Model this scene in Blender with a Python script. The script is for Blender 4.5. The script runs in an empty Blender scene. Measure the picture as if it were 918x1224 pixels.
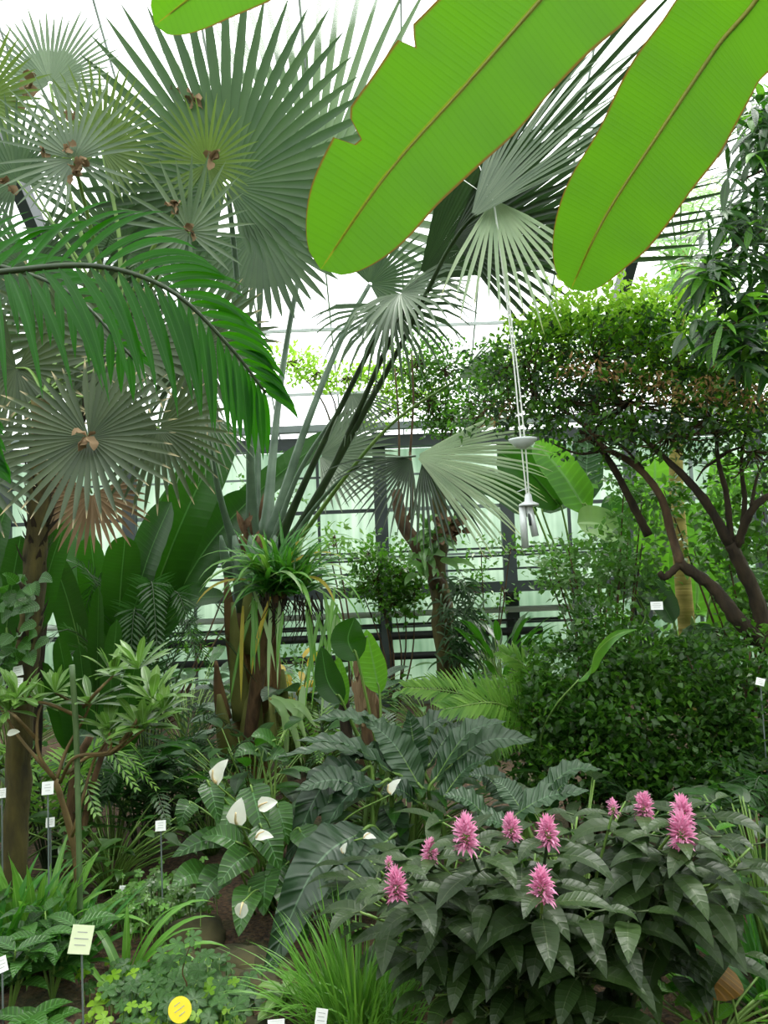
import bpy, math, random
from mathutils import Vector, noise
V = Vector
sc = bpy.context.scene
col = sc.collection
PI = math.pi
# ------------------------------------------------------------------ camera
FPX, CX, CY = 952.0, 459.0, 612.0
PITCH, ROLL = math.radians(5.3), math.radians(2.3)
CAM = V((0, 0, 1.6))
F = V((0, math.cos(PITCH), math.sin(PITCH)))
R0 = V((1, 0, 0)); U0 = V((0, -math.sin(PITCH), math.cos(PITCH)))
RC = R0*math.cos(ROLL) - U0*math.sin(ROLL)
UC = R0*math.sin(ROLL) + U0*math.cos(ROLL)
cd = bpy.data.cameras.new('camera'); cam = bpy.data.objects.new('camera', cd); col.objects.link(cam)
cd.sensor_fit = 'VERTICAL'; cd.sensor_height = 36; cd.lens = FPX/1224*36; cd.clip_start = .05; cd.clip_end = 300
from mathutils import Matrix
cam.matrix_world = Matrix(((RC.x, UC.x, -F.x, CAM.x), (RC.y, UC.y, -F.y, CAM.y), (RC.z, UC.z, -F.z, CAM.z), (0, 0, 0, 1)))
sc.camera = cam
def P(px, py, d): return CAM + (F + RC*((px-CX)/FPX) - UC*((py-CY)/FPX))*d
def K(*pts): return [P(*p) for p in pts]
def gz(x, y):
    b = .05*noise.noise(V((x*1.3, y*1.3, 0))) + .025*noise.noise(V((x*4, y*4, 3)))
    return b
def ground(px, d):
    p = P(px, 900, d); return V((p.x, p.y, gz(p.x, p.y)))
def rv(r): return V((r.uniform(-1, 1), r.uniform(-1, 1), r.uniform(-1, 1)))
def ndir(v):
    return v.normalized() if v.length > 1e-9 else V((0, 0, 1))
# ------------------------------------------------------------------ materials
def new_mat(name):
    m = bpy.data.materials.new(name); m.use_nodes = True
    nt = m.node_tree; nt.nodes.clear()
    out = nt.nodes.new('ShaderNodeOutputMaterial')
    return m, nt, out
def lin(c): return tuple((x/255/12.92 if x/255 <= .04045 else ((x/255+.055)/1.055)**2.4) for x in c) + (1,)
class NB:
    def __init__(s, nt): s.nt = nt
    def n(s, t, **k):
        nd = s.nt.nodes.new(t)
        for a, b in k.items(): setattr(nd, a, b)
        return nd
    def l(s, a, b): s.nt.links.new(a, b)
    def m(s, op, a, b=None, c=None, clamp=False):
        nd = s.n('ShaderNodeMath', operation=op, use_clamp=clamp)
        for i, v in enumerate((a, b, c)):
            if v is None: continue
            if isinstance(v, (int, float)): nd.inputs[i].default_value = v
            else: s.l(v, nd.inputs[i])
        return nd.outputs[0]
    def mix(s, f, a, b):
        nd = s.n('ShaderNodeMix', data_type='RGBA')
        if isinstance(f, (int, float)): nd.inputs[0].default_value = f
        else: s.l(f, nd.inputs[0])
        for i, v in ((6, a), (7, b)):
            if isinstance(v, tuple): nd.inputs[i].default_value = v
            else: s.l(v, nd.inputs[i])
        return nd.outputs[2]
def leafmat(name, c1, c2, rough=.45, trans=.3, tc=None, spec=.5, mid=None, midw=.07, veins=0, vk=.0, va=.25, vc=None, bump=.3, edge=None, tip=None, nsc=6):
    m, nt, out = new_mat(name); b = NB(nt)
    at = b.n('ShaderNodeAttribute', attribute_name='L'); sp = b.n('ShaderNodeSeparateXYZ'); b.l(at.outputs['Vector'], sp.inputs[0])
    u, v, r = sp.outputs
    au = b.m('ABSOLUTE', u)
    tx = b.n('ShaderNodeTexCoord')
    no = b.n('ShaderNodeTexNoise'); no.inputs['Scale'].default_value = nsc; b.l(tx.outputs['Object'], no.inputs['Vector'])
    f = b.m('ADD', b.m('MULTIPLY', r, .75), b.m('MULTIPLY', b.m('SUBTRACT', no.outputs[0], .4), 1.0), clamp=True)
    c = b.mix(f, lin(c1), lin(c2))
    h = None
    if veins:
        ph = b.m('SUBTRACT', b.m('MULTIPLY', v, veins*2*PI), b.m('MULTIPLY', au, vk))
        w = b.m('POWER', b.m('ADD', b.m('MULTIPLY', b.m('SINE', ph), .5), .5), 5)
        c = b.mix(b.m('MULTIPLY', w, va), c, lin(vc or tuple(min(255, x*1.5+10) for x in c2)))
        h = w
    if mid:
        mk = b.m('SUBTRACT', 1, b.m('DIVIDE', au, midw), clamp=True)
        c = b.mix(b.m('POWER', mk, .5), c, lin(mid))
    if edge:
        mk = b.m('MULTIPLY', b.m('SUBTRACT', b.m('ADD', au, b.m('MULTIPLY', no.outputs[0], .05)), .975), 30, clamp=True)
        c = b.mix(mk, c, lin(edge))
    if tip:
        mk = b.m('MULTIPLY', b.m('SUBTRACT', b.m('ADD', v, b.m('MULTIPLY', r, .08)), .93), 12, clamp=True)
        c = b.mix(mk, c, lin(tip))
    pb = b.n('ShaderNodeBsdfPrincipled'); b.l(c, pb.inputs['Base Color']); pb.inputs['Roughness'].default_value = rough
    pb.inputs['Specular IOR Level'].default_value = spec
    if h is not None:
        bp = b.n('ShaderNodeBump'); bp.inputs['Strength'].default_value = bump; bp.inputs['Distance'].default_value = .004; b.l(h, bp.inputs['Height']); b.l(bp.outputs[0], pb.inputs['Normal'])
    tl = b.n('ShaderNodeBsdfTranslucent')
    if tc:
        tcn = b.mix(.35, lin(tc), c)
        if mid: tcn = b.mix(b.m('POWER', mk if not (edge or tip) else b.m('SUBTRACT', 1, b.m('DIVIDE', au, midw), clamp=True), .5), tcn, lin(mid))
        if veins: tcn = b.mix(b.m('MULTIPLY', h, va*.6), tcn, c)
        if edge: tcn = b.mix(b.m('MULTIPLY', b.m('SUBTRACT', b.m('ADD', au, b.m('MULTIPLY', no.outputs[0], .05)), .975), 30, clamp=True), tcn, lin(edge))
    else:
        hs = b.n('ShaderNodeHueSaturation'); hs.inputs['Value'].default_value = 1.7; hs.inputs['Saturation'].default_value = 1.15; hs.inputs['Hue'].default_value = .485
        b.l(c, hs.inputs['Color']); tcn = hs.outputs[0]
    b.l(tcn, tl.inputs[0])
    mx = b.n('ShaderNodeMixShader'); mx.inputs[0].default_value = trans
    b.l(pb.outputs[0], mx.inputs[1]); b.l(tl.outputs[0], mx.inputs[2]); b.l(mx.outputs[0], out.inputs[0])
    return m
def solid(name, c1, c2=None, rough=.6, scale=8, metal=0, bump=0, detail=4, stretch=(1, 1, 1), spec=.5):
    m, nt, out = new_mat(name); b = NB(nt)
    pb = b.n('ShaderNodeBsdfPrincipled'); pb.inputs['Roughness'].default_value = rough; pb.inputs['Metallic'].default_value = metal
    pb.inputs['Specular IOR Level'].default_value = spec
    tx = b.n('ShaderNodeTexCoord'); mp = b.n('ShaderNodeMapping'); mp.inputs['Scale'].default_value = stretch; b.l(tx.outputs['Object'], mp.inputs[0])
    no = b.n('ShaderNodeTexNoise'); no.inputs['Scale'].default_value = scale; no.inputs['Detail'].default_value = detail; b.l(mp.outputs[0], no.inputs['Vector'])
    f = b.m('MULTIPLY', b.m('SUBTRACT', no.outputs[0], .3), 2.5, clamp=True)
    b.l(b.mix(f, lin(c1), lin(c2 or c1)), pb.inputs['Base Color'])
    if bump:
        bp = b.n('ShaderNodeBump'); bp.inputs['Strength'].default_value = bump; bp.inputs['Distance'].default_value = .02; b.l(no.outputs[0], bp.inputs['Height']); b.l(bp.outputs[0], pb.inputs['Normal'])
    b.l(pb.outputs[0], out.inputs[0])
    return m
def frosted(name, ca, cb, tr=.12, scale=.7, dens=1):
    m, nt, out = new_mat(name); b = NB(nt)
    tx = b.n('ShaderNodeTexCoord'); mp = b.n('ShaderNodeMapping'); mp.inputs['Scale'].default_value = (1, 1, .6); b.l(tx.outputs['Object'], mp.inputs[0])
    no = b.n('ShaderNodeTexNoise'); no.inputs['Scale'].default_value = scale; no.inputs['Detail'].default_value = 5; b.l(mp.outputs[0], no.inputs['Vector'])
    mp2 = b.n('ShaderNodeMapping'); mp2.inputs['Scale'].default_value = (9, 9, .35); b.l(tx.outputs['Object'], mp2.inputs[0])
    n2 = b.n('ShaderNodeTexNoise'); n2.inputs['Scale'].default_value = 1.5; n2.inputs['Detail'].default_value = 4; b.l(mp2.outputs[0], n2.inputs['Vector'])
    f = b.m('ADD', b.m('MULTIPLY', b.m('SUBTRACT', no.outputs[0], .35), 2.6), b.m('MULTIPLY', b.m('SUBTRACT', n2.outputs[0], .5), .8), clamp=True)
    c = b.mix(f, lin(ca), lin(cb))
    tl = b.n('ShaderNodeBsdfTranslucent'); b.l(c, tl.inputs[0])
    tp = b.n('ShaderNodeBsdfTransparent'); tp.inputs[0].default_value = (.9, .95, .92, 1)
    gl = b.n('ShaderNodeBsdfGlossy'); gl.inputs['Roughness'].default_value = .3
    m1 = b.n('ShaderNodeMixShader'); m1.inputs[0].default_value = tr; b.l(tl.outputs[0], m1.inputs[1]); b.l(tp.outputs[0], m1.inputs[2])
    m2 = b.n('ShaderNodeMixShader'); m2.inputs[0].default_value = .03; b.l(m1.outputs[0], m2.inputs[1]); b.l(gl.outputs[0], m2.inputs[2])
    b.l(m2.outputs[0], out.inputs[0])
    return m
M = {}
M['banana'] = leafmat('banana_leaf_green', (52, 98, 16), (62, 112, 20), .42, .6, (112, 178, 26), .25, mid=(128, 132, 26), midw=.04, veins=95, vk=4, va=.12, vc=(40, 84, 10), bump=.1, edge=(112, 84, 30), nsc=3)
M['feather'] = leafmat('vivid_feather_green', (14, 64, 6), (26, 88, 8), .3, .5, (72, 165, 12), .2, mid=(60, 120, 40), midw=.1)
M['fan'] = leafmat('blue_green_fan', (46, 68, 44), (66, 88, 54), .5, .2, (90, 130, 74), .35, tip=None)
M['fan_dark'] = leafmat('dark_fan', (26, 42, 24), (42, 62, 34), .42, .14, (64, 100, 50), .5)
M['fan_pale'] = leafmat('pale_fan', (150, 172, 140), (180, 196, 160), .5, .45, (200, 220, 175), .4, tip=(190, 190, 130))
M['fan_grey'] = leafmat('grey_green_fan', (74, 92, 70), (108, 124, 98), .42, .22, (115, 150, 95), .5)
M['fan_olive'] = leafmat('olive_fan', (66, 88, 40), (90, 112, 54), .5, .3, (125, 158, 62), .4)
M['fan_old'] = leafmat('old_tipped_fan', (50, 66, 42), (76, 90, 60), .5, .2, (96, 122, 66), .4, tip=(196, 178, 140))
M['dark_leaf'] = leafmat('dark_broad_leaf', (20, 50, 10), (34, 74, 16), .34, .25, (74, 150, 26), .45, mid=(80, 130, 60), midw=.04, veins=26, vk=3, va=.07, bump=.15)
M['bright_leaf'] = leafmat('bright_leaf', (62, 118, 22), (94, 150, 40), .35, .4, (130, 200, 50), .5, mid=(110, 160, 80), midw=.08, veins=12, vk=3, va=.15)
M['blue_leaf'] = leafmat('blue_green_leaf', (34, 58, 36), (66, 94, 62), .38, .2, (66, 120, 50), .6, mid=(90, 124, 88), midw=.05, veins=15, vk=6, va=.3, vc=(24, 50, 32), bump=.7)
M['anth_leaf'] = leafmat('satin_green_leaf', (30, 66, 16), (56, 98, 32), .38, .25, (86, 160, 40), .5, mid=(90, 140, 80), midw=.05, veins=9, vk=5, va=.3, bump=.5)
M['shrub_leaf'] = leafmat('matt_ribbed_leaf', (28, 46, 18), (54, 76, 34), .42, .22, (76, 136, 34), .36, mid=(84, 100, 66), midw=.04, veins=9, vk=3.5, va=.08, vc=(60, 80, 48), bump=.22)
M['small_dark'] = leafmat('small_dark_leaf', (40, 78, 18), (82, 126, 34), .34, .35, (110, 180, 50), .5)
M['small_deep'] = leafmat('small_deep_leaf', (32, 60, 16), (56, 94, 28), .4, .3, (80, 150, 45), .45)
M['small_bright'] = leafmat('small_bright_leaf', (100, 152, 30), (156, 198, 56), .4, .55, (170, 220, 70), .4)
M['mid_small'] = leafmat('small_mid_leaf', (66, 102, 50), (108, 146, 78), .4, .35, (120, 185, 80), .5)
M['lime'] = leafmat('lime_leaf', (104, 160, 60), (140, 190, 90), .45, .5, (160, 220, 90), .4)
M['fern'] = leafmat('fern_green', (66, 112, 34), (120, 160, 66), .45, .35, (130, 190, 70), .4)
M['fern_dark'] = leafmat('dark_fern_green', (30, 58, 26), (56, 90, 44), .45, .3, (70, 130, 50), .4)
M['strap'] = leafmat('strap_green', (70, 124, 40), (110, 164, 64), .35, .35, (140, 200, 60), .5, mid=(140, 180, 90), midw=.12)
M['strap_dark'] = leafmat('strap_deep_green', (36, 92, 28), (62, 126, 40), .32, .35, (100, 180, 40), .5, mid=(90, 150, 60), midw=.12)
M['strap_pale'] = leafmat('strap_pale_green', (140, 172, 118), (172, 200, 140), .4, .4, (190, 220, 140), .5)
M['strap_yellow'] = leafmat('strap_yellowing', (150, 140, 40), (190, 170, 50), .5, .35, (210, 190, 60), .4)
M['rosette'] = leafmat('rosette_leaf', (74, 112, 46), (118, 152, 72), .35, .3, (130, 190, 70), .5, mid=(150, 180, 120), midw=.1)
M['white_flower'] = leafmat('white_spathe', (236, 238, 226), (250, 250, 244), .4, .35, (245, 250, 225), .4)
M['pink'] = leafmat('pink_petal', (220, 136, 176), (244, 188, 218), .6, .35, (242, 170, 212), .2)
M['yellow_leaf'] = leafmat('yellow_mottled_leaf', (150, 130, 20), (200, 170, 40), .5, .3, (200, 180, 40), .4, mid=(120, 150, 40))
M['amber_leaf'] = leafmat('ageing_amber_leaf', (44, 54, 18), (120, 84, 22), .5, .25, (170, 120, 30), .4, veins=7, vk=5, va=.3, nsc=14)
M['dry'] = leafmat('dry_brown', (96, 78, 54), (150, 126, 98), .8, .15, (150, 124, 90), .2)
M['rust_leaf'] = leafmat('rusty_leaflet', (130, 98, 60), (172, 140, 100), .6, .35, (180, 145, 95), .2)
M['petiole'] = solid('petiole_blue_green', (72, 94, 74), (108, 130, 108), .4, 6)
M['petiole_green'] = solid('petiole_green', (84, 118, 50), (120, 150, 70), .45, 6)
M['petiole_dark'] = solid('petiole_dark', (34, 50, 26), (54, 74, 42), .5, 6)
M['rib_yellow'] = solid('yellow_brown_midrib', (112, 118, 24), (130, 132, 34), .6, 6)
M['bark'] = solid('brown_bark', (52, 38, 26), (96, 74, 52), .9, 14, bump=1, stretch=(1, 1, .4))
M['bark_dark'] = solid('dark_bark', (30, 24, 16), (62, 50, 34), .95, 18, bump=1, stretch=(1, 1, .35))
M['bark_moss'] = solid('mossy_bark', (40, 36, 18), (84, 76, 34), .95, 16, bump=1, stretch=(1, 1, .35))
M['bark_pale'] = solid('pale_ringed_bark', (118, 112, 48), (164, 146, 80), .8, 9, bump=.6, stretch=(.3, .3, 3))
M['twig'] = solid('brown_twig', (78, 64, 36), (120, 98, 56), .7, 10)
M['fibre'] = solid('red_brown_fibre', (64, 46, 30), (110, 84, 58), .95, 24, bump=1, stretch=(1, 1, .25))
M['boot'] = solid('green_brown_leaf_base', (88, 96, 42), (134, 134, 72), .7, 7, bump=.3, stretch=(1, 1, .3))
M['boot_brown'] = solid('brown_leaf_base', (84, 62, 38), (128, 98, 62), .85, 9, bump=.5, stretch=(1, 1, .3))
M['steel'] = solid('dark_painted_steel', (38, 46, 48), (54, 62, 64), .5, 3)
M['steel_mid'] = solid('grey_painted_steel', (96, 106, 106), (122, 132, 130), .5, 3)
M['alu'] = solid('light_aluminium', (168, 174, 174), (184, 190, 190), .5, 3)  # roof bars coloured pale to imitate bloom from the bright sky
M['pipe_black'] = solid('black_lagged_pipe', (20, 22, 24), (32, 34, 36), .6, 3)
M['pipe_white'] = solid('pale_heating_pipe', (176, 184, 176), (200, 206, 200), .4, 3)
M['white'] = solid('white_plastic', (232, 234, 232), (244, 246, 244), .5, 3)
M['tag_green'] = solid('pale_green_card', (204, 216, 176), (220, 228, 190), .6, 3)
M['tag_yellow'] = solid('yellow_card', (236, 214, 40), (246, 226, 60), .5, 3)
M['ink'] = solid('faded_ink', (140, 144, 140), (164, 168, 164), .7, 3)
M['string'] = solid('white_string', (214, 216, 210), (232, 234, 230), .7, 3)
M['chime'] = solid('brushed_metal', (198, 202, 204), (222, 226, 228), .3, 4, metal=.15)
M['clear'] = solid('frosted_clear_plastic', (220, 228, 230), (240, 244, 246), .15, 4)
M['bamboo'] = solid('green_bamboo', (72, 96, 60), (100, 124, 80), .45, 5)
M['rock'] = solid('mossy_rock', (46, 46, 26), (84, 78, 50), .95, 6, bump=1)
M['spadix'] = solid('cream_spadix', (214, 190, 140), (228, 206, 160), .6, 20)
M['concrete'] = solid('weathered_concrete', (84, 92, 80), (116, 122, 106), .9, 4, bump=.3)
M['frost'] = frosted('frosted_green_glass', (140, 164, 144), (228, 238, 226))
M['frost_side'] = frosted('frosted_side_glass', (160, 178, 160), (226, 236, 226))
def roofglass():
    m, nt, out = new_mat('roof_glass'); b = NB(nt)
    tl = b.n('ShaderNodeBsdfTranslucent'); tl.inputs[0].default_value = (.92, .95, .93, 1)
    tp = b.n('ShaderNodeBsdfTransparent'); tp.inputs[0].default_value = (.93, .95, .94, 1)
    gl = b.n('ShaderNodeBsdfGlossy'); gl.inputs['Roughness'].default_value = .1
    m1 = b.n('ShaderNodeMixShader'); m1.inputs[0].default_value = .75; b.l(tl.outputs[0], m1.inputs[1]); b.l(tp.outputs[0], m1.inputs[2])
    m2 = b.n('ShaderNodeMixShader'); m2.inputs[0].default_value = .03; b.l(m1.outputs[0], m2.inputs[1]); b.l(gl.outputs[0], m2.inputs[2])
    b.l(m2.outputs[0], out.inputs[0]); return m
M['roof'] = roofglass()
def soilmat():
    m, nt, out = new_mat('dark_soil'); b = NB(nt)
    pb = b.n('ShaderNodeBsdfPrincipled'); pb.inputs['Roughness'].default_value = .95
    tx = b.n('ShaderNodeTexCoord')
    n1 = b.n('ShaderNodeTexNoise'); n1.inputs['Scale'].default_value = 2.2; n1.inputs['Detail'].default_value = 6; b.l(tx.outputs['Object'], n1.inputs['Vector'])
    n2 = b.n('ShaderNodeTexNoise'); n2.inputs['Scale'].default_value = 45; n2.inputs['Detail'].default_value = 5; b.l(tx.outputs['Object'], n2.inputs['Vector'])
    c = b.mix(b.m('MULTIPLY', b.m('SUBTRACT', n2.outputs[0], .35), 3, clamp=True), lin((34, 24, 16)), lin((92, 68, 46)))
    c = b.mix(b.m('MULTIPLY', b.m('SUBTRACT', n1.outputs[0], .52), 5, clamp=True), c, lin((48, 62, 26)))
    b.l(c, pb.inputs['Base Color'])
    bp = b.n('ShaderNodeBump'); bp.inputs['Strength'].default_value = 1; bp.inputs['Distance'].default_value = .02; b.l(n2.outputs[0], bp.inputs['Height']); b.l(bp.outputs[0], pb.inputs['Normal'])
    b.l(pb.outputs[0], out.inputs[0]); return m
M['soil'] = soilmat()
M['lawn'] = solid('outdoor_grass', (50, 84, 34), (84, 120, 56), .95, 2)
M['hedge'] = solid('outdoor_hedge', (40, 74, 34), (84, 124, 60), .9, 5, bump=1)
# ------------------------------------------------------------------ mesh builder
class MB:
    def __init__(s): s.v = []; s.f = []; s.a = []
    def add(s, p, a=(0, 0, 0)): s.v.append(p); s.a.append(a); return len(s.v)-1
    def box(s, x0, y0, z0, x1, y1, z1):
        b = len(s.v)
        for z in (z0, z1):
            for x, y in ((x0, y0), (x1, y0), (x1, y1), (x0, y1)): s.add(V((x, y, z)))
        s.f += [(b, b+3, b+2, b+1), (b+4, b+5, b+6, b+7), (b, b+1, b+5, b+4), (b+1, b+2, b+6, b+5), (b+2, b+3, b+7, b+6), (b+3, b, b+4, b+7)]
        return s
    def bar(s, a, b, w, h, up=V((0, 0, 1))):
        d = ndir(b-a); sd = ndir(d.cross(up)) * (w/2); u = ndir(sd.cross(d))*(h/2)
        k = len(s.v)
        for p in (a, b):
            for i, j in ((-1, -1), (1, -1), (1, 1), (-1, 1)): s.add(p+sd*i+u*j)
        s.f += [(k, k+1, k+2, k+3), (k+7, k+6, k+5, k+4), (k, k+4, k+5, k+1), (k+1, k+5, k+6, k+2), (k+2, k+6, k+7, k+3), (k+3, k+7, k+4, k)]
        return s
    def tube(s, pts, r0, r1=None, sides=7, wob=0, rnd=None, cap=True, flat=1.0, rand=0):
        n = len(pts); r1 = r0 if r1 is None else r1
        ref = V((0, 0, 1)); prev = None
        t0 = ndir(pts[1]-pts[0])
        if abs(t0.z) > .9: ref = V((0, -1, 0))
        for i, p in enumerate(pts):
            t = ndir(pts[min(i+1, n-1)]-pts[max(i-1, 0)])
            a = ndir(t.cross(ref)) if prev is None else ndir(prev - t*prev.dot(t))
            prev = a; b = a.cross(t)
            f = i/(n-1); r = (r0(f) if callable(r0) else r0+(r1-r0)*f)
            for k in range(sides):
                th = 2*PI*k/sides; rr = r*(1+(rnd.uniform(-wob, wob) if rnd and wob else 0))
                s.add(p + a*(math.cos(th)*rr) + b*(math.sin(th)*rr*flat), (0, f, rand))
        b0 = len(s.v)-n*sides
        for i in range(n-1):
            for k in range(sides):
                k2 = (k+1) % sides
                s.f.append((b0+i*sides+k, b0+i*sides+k2, b0+(i+1)*sides+k2, b0+(i+1)*sides+k))
        if cap:
            s.f.append(tuple(b0+k for k in range(sides))[::-1]); s.f.append(tuple(b0+(n-1)*sides+k for k in range(sides)))
        return s
    def lathe(s, c, prof, sides=20, ax=V((0, 0, 1))):
        a = ndir(ax.cross(V((.3, 1, .1)))); b = ax.cross(a); k0 = len(s.v)
        for r, z in prof:
            for k in range(sides):
                th = 2*PI*k/sides; s.add(c+ax*z+(a*math.cos(th)+b*math.sin(th))*r)
        for i in range(len(prof)-1):
            for k in range(sides):
                k2 = (k+1) % sides
                s.f.append((k0+i*sides+k, k0+i*sides+k2, k0+(i+1)*sides+k2, k0+(i+1)*sides+k))
        s.f.append(tuple(k0+k for k in range(sides))[::-1]); s.f.append(tuple(k0+(len(prof)-1)*sides+k for k in range(sides)))
        return s
PROF = {
 'lance': lambda t: math.sin(PI*t**.72)**.9 if t < 1 else 0,
 'oval': lambda t: max(0, math.sin(PI*t**.8))**.65 if t < 1 else 0,
 'strap': lambda t: min(1, .45+t*3)*max(0, 1-t**3.5),
 'grass': lambda t: max(0, 1-t**2)*min(1, .6+t*2),
 'banana': lambda t: min(1, .25+t*5)**.7*max(0, 1-t**7)**.5,
 'heart': lambda t: (.62+.38*min(1, t*5) if t < .2 else 1.0)*max(0, 1-max(0, (t-.15)/.85)**1.7)**.85 if t < 1 else 0,
 'obl': lambda t: max(0, math.sin(PI*t**1.5))**.8*.9+.1*(1-t) if t < 1 else 0,
 'flat': lambda t: 1,
}
def curve(pts, n=12):
    if len(pts) == 2:
        return [pts[0].lerp(pts[1], i/n) for i in range(n+1)]
    out = []; m = len(pts)-1
    for i in range(n+1):
        x = i/n*m; k = min(int(x), m-1); t = x-k
        p1, p2 = pts[k], pts[k+1]
        p0 = pts[k-1] if k > 0 else p1*2-p2
        p3 = pts[k+2] if k+2 <= m else p2*2-p1
        out.append(.5*((2*p1)+(p2-p0)*t+(2*p0-5*p1+4*p2-p3)*t*t+(3*p1-p0-3*p2+p3)*t**3))
    return out
def blade(mb, pts, W, prof='lance', hint=V((0, 0, 1)), fold=.2, nx=1, ruffle=0, rf=8, rand=0., cuts=None, thick=0, asym=0):
    nt_ = cuts or {}; cuts = None
    """leaf surface along a centre line; hint = side the upper face looks to"""
    n = len(pts)-1; pf = PROF[prof]; k0 = len(mb.v); cols = 2*nx+1
    ph = rand*10; cs = cuts or {}
    for i, p in enumerate(pts):
        t = i/n
        T = ndir(pts[min(i+1, n)]-pts[max(i-1, 0)])
        s = T.cross(hint)
        s = ndir(s) if s.length > 1e-4 else V((1, 0, 0))
        N = s.cross(T); w = W*pf(t)*.5 + 1e-4
        for j in range(cols):
            u = (j-nx)/nx
            wl = w*(1 + (asym*(math.sin(t*9+ph+(u > 0)*2)+.5*math.sin(t*23+ph)) if u else 0))*nt_.get((i, (u > 0)-(u < 0)), 1)
            q = p + s*(u*wl) + N*(fold*abs(u)*wl)
            if ruffle and u: q += N*(ruffle*w*abs(u)*math.sin(t*rf*2*PI+ph+(u > 0)*1.3)) + T*(ruffle*w*.4*abs(u)*math.cos(t*rf*2*PI+ph))
            if u: q += T*(w*.25*abs(u)*(1-t))
            mb.add(q, (u, t, rand))
    for i in range(n):
        for j in range(cols-1):
            if (i, j) in cs: continue
            a = k0+i*cols+j
            mb.f.append((a, a+1, a+cols+1, a+cols))
def gleaf(mb, p, d, L, W, prof='lance', droop=.6, hint=V((0, 0, 1)), n=6, fold=.2, nx=1, ruffle=0, rf=5, rand=0., curl=None):
    pts = [p.copy()]; d = ndir(d); st = L/n
    g = curl or V((0, 0, -1))
    for i in range(n):
        pts.append(pts[-1]+d*st); d = ndir(d+g*(droop/n*(.4+1.2*i/n)))
    blade(mb, pts, W, prof, hint, fold, nx, ruffle, rf, rand)
    return pts
def sleaf(mb, p, d, nrm, L, W, rand):
    d = ndir(d); s = d.cross(nrm); s = ndir(s) if s.length > 1e-4 else V((1, 0, 0)); N = s.cross(d)
    m = p+d*(L*.45)
    k = len(mb.v)
    mb.add(p, (0, 0, rand)); mb.add(m-s*(W/2)+N*(W*.12), (-1, .5, rand)); mb.add(m-N*(W*.05), (0, .5, rand)); mb.add(m+s*(W/2)+N*(W*.12), (1, .5, rand)); mb.add(p+d*L-N*(L*.12), (0, 1, rand))
    mb.f += [(k, k+2, k+1), (k, k+3, k+2), (k+1, k+2, k+4), (k+2, k+3, k+4)]
def fan(mb, c, nrm, ax, R, nseg=44, spread=320, joined=.45, droop=.35, cup=.25, pleat=.35, rnd=None, var=.06, asym=.28, taper=1.0, gap=0):
    rnd = rnd or random.Random(1)
    nrm = ndir(nrm); ax = ndir(ax-nrm*ax.dot(nrm)); bx = nrm.cross(ax)
    dth = math.radians(spread)/nseg
    st = [0.03, .25, joined*.95, .62, .78, .9, 1.0]
    for k in range(nseg):
        if gap and rnd.random() < gap: continue
        th = -math.radians(spread)/2+(k+.5)*dth
        rad = ax*math.cos(th)+bx*math.sin(th)
        L = R*((1-asym)+asym*math.cos(th/2))*(1+rnd.uniform(-var, var))
        jn = joined
        d = ndir(rad*math.cos(cup)+nrm*math.sin(cup))
        side = ndir(-ax*math.sin(th)+bx*math.cos(th))
        p = c.copy(); prev = 0; k0 = len(mb.v); rr = rnd.random()
        wj = dth*.5*jn*R
        dr = droop*(1+rnd.uniform(-.3, .5)); jx = side*rnd.uniform(-.06, .06)
        for t in st:
            n2 = 3 if t-prev > .12 else 1
            for q in range(n2):
                tt = prev+(t-prev)*(q+.5)/n2
                p = p+d*(L*(t-prev)/n2)
                gdr = dr*(.15+max(0, tt-jn)*2.2)
                d = ndir(d+(V((0, 0, -1))*gdr+(jx if tt > jn else V((0, 0, 0))))*((t-prev)/n2))
            prev = t
            w = dth*.5*t*L*1.02 if t <= jn else wj*max(0, (1-((t-jn)/(1-jn))**2.1))*taper+.0008
            N = ndir(side.cross(d))
            mb.add(p-side*w-N*(pleat*w), (-1, t, rr)); mb.add(p+N*(pleat*w), (0, t, rr)); mb.add(p+side*w-N*(pleat*w), (1, t, rr))
        for i in range(len(st)-1):
            a = k0+i*3
            mb.f += [(a, a+1, a+4, a+3), (a+1, a+2, a+5, a+4)]
def pinnate(mb, pts, npair, Lmax, W, ang=55, droop=.6, up=V((0, 0, 1)), start=.1, vee=.3, rnd=None, taper=.75, nseg=5, prof='lance', fold=.3, both=True, tipf=.35, ls=1., rs=1.):
    rnd = rnd or random.Random(2); n = len(pts)-1
    for k in range(npair):
        f = start+(1-start)*(k+.5)/npair
        x = f*n; i = min(int(x), n-1); p = pts[i].lerp(pts[i+1], x-i); T = ndir(pts[i+1]-pts[i])
        s = ndir(T.cross(up)); N = s.cross(T)
        q = (f-start)/(1-start)
        L = Lmax*(min(1, .5+q*2.5))*(1-(1-tipf)*max(0, q-.45)/.55)
        a = math.radians(ang*(1-.45*q))
        for sg in ((-1, 1) if both else (1,)):
            d = T*math.cos(a)+s*(sg*math.sin(a))+N*vee+rv(rnd)*.05
            gleaf(mb, p, d, L*(ls if sg < 0 else rs)*rnd.uniform(.92, 1.06), W, prof, droop*rnd.uniform(.7, 1.3), N, nseg, fold, rand=rnd.random())
def cluster(mb, c, out, n, L, W, rnd, sp=.5):
    for i in range(n):
        d = ndir(out*.6+rv(rnd)); nr = ndir(V((0, 0, 1))+rv(rnd)*.7)
        sleaf(mb, c+rv(rnd)*(sp*L), d, nr, L*rnd.uniform(.7, 1.2), W*rnd.uniform(.8, 1.15), rnd.random())
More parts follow.
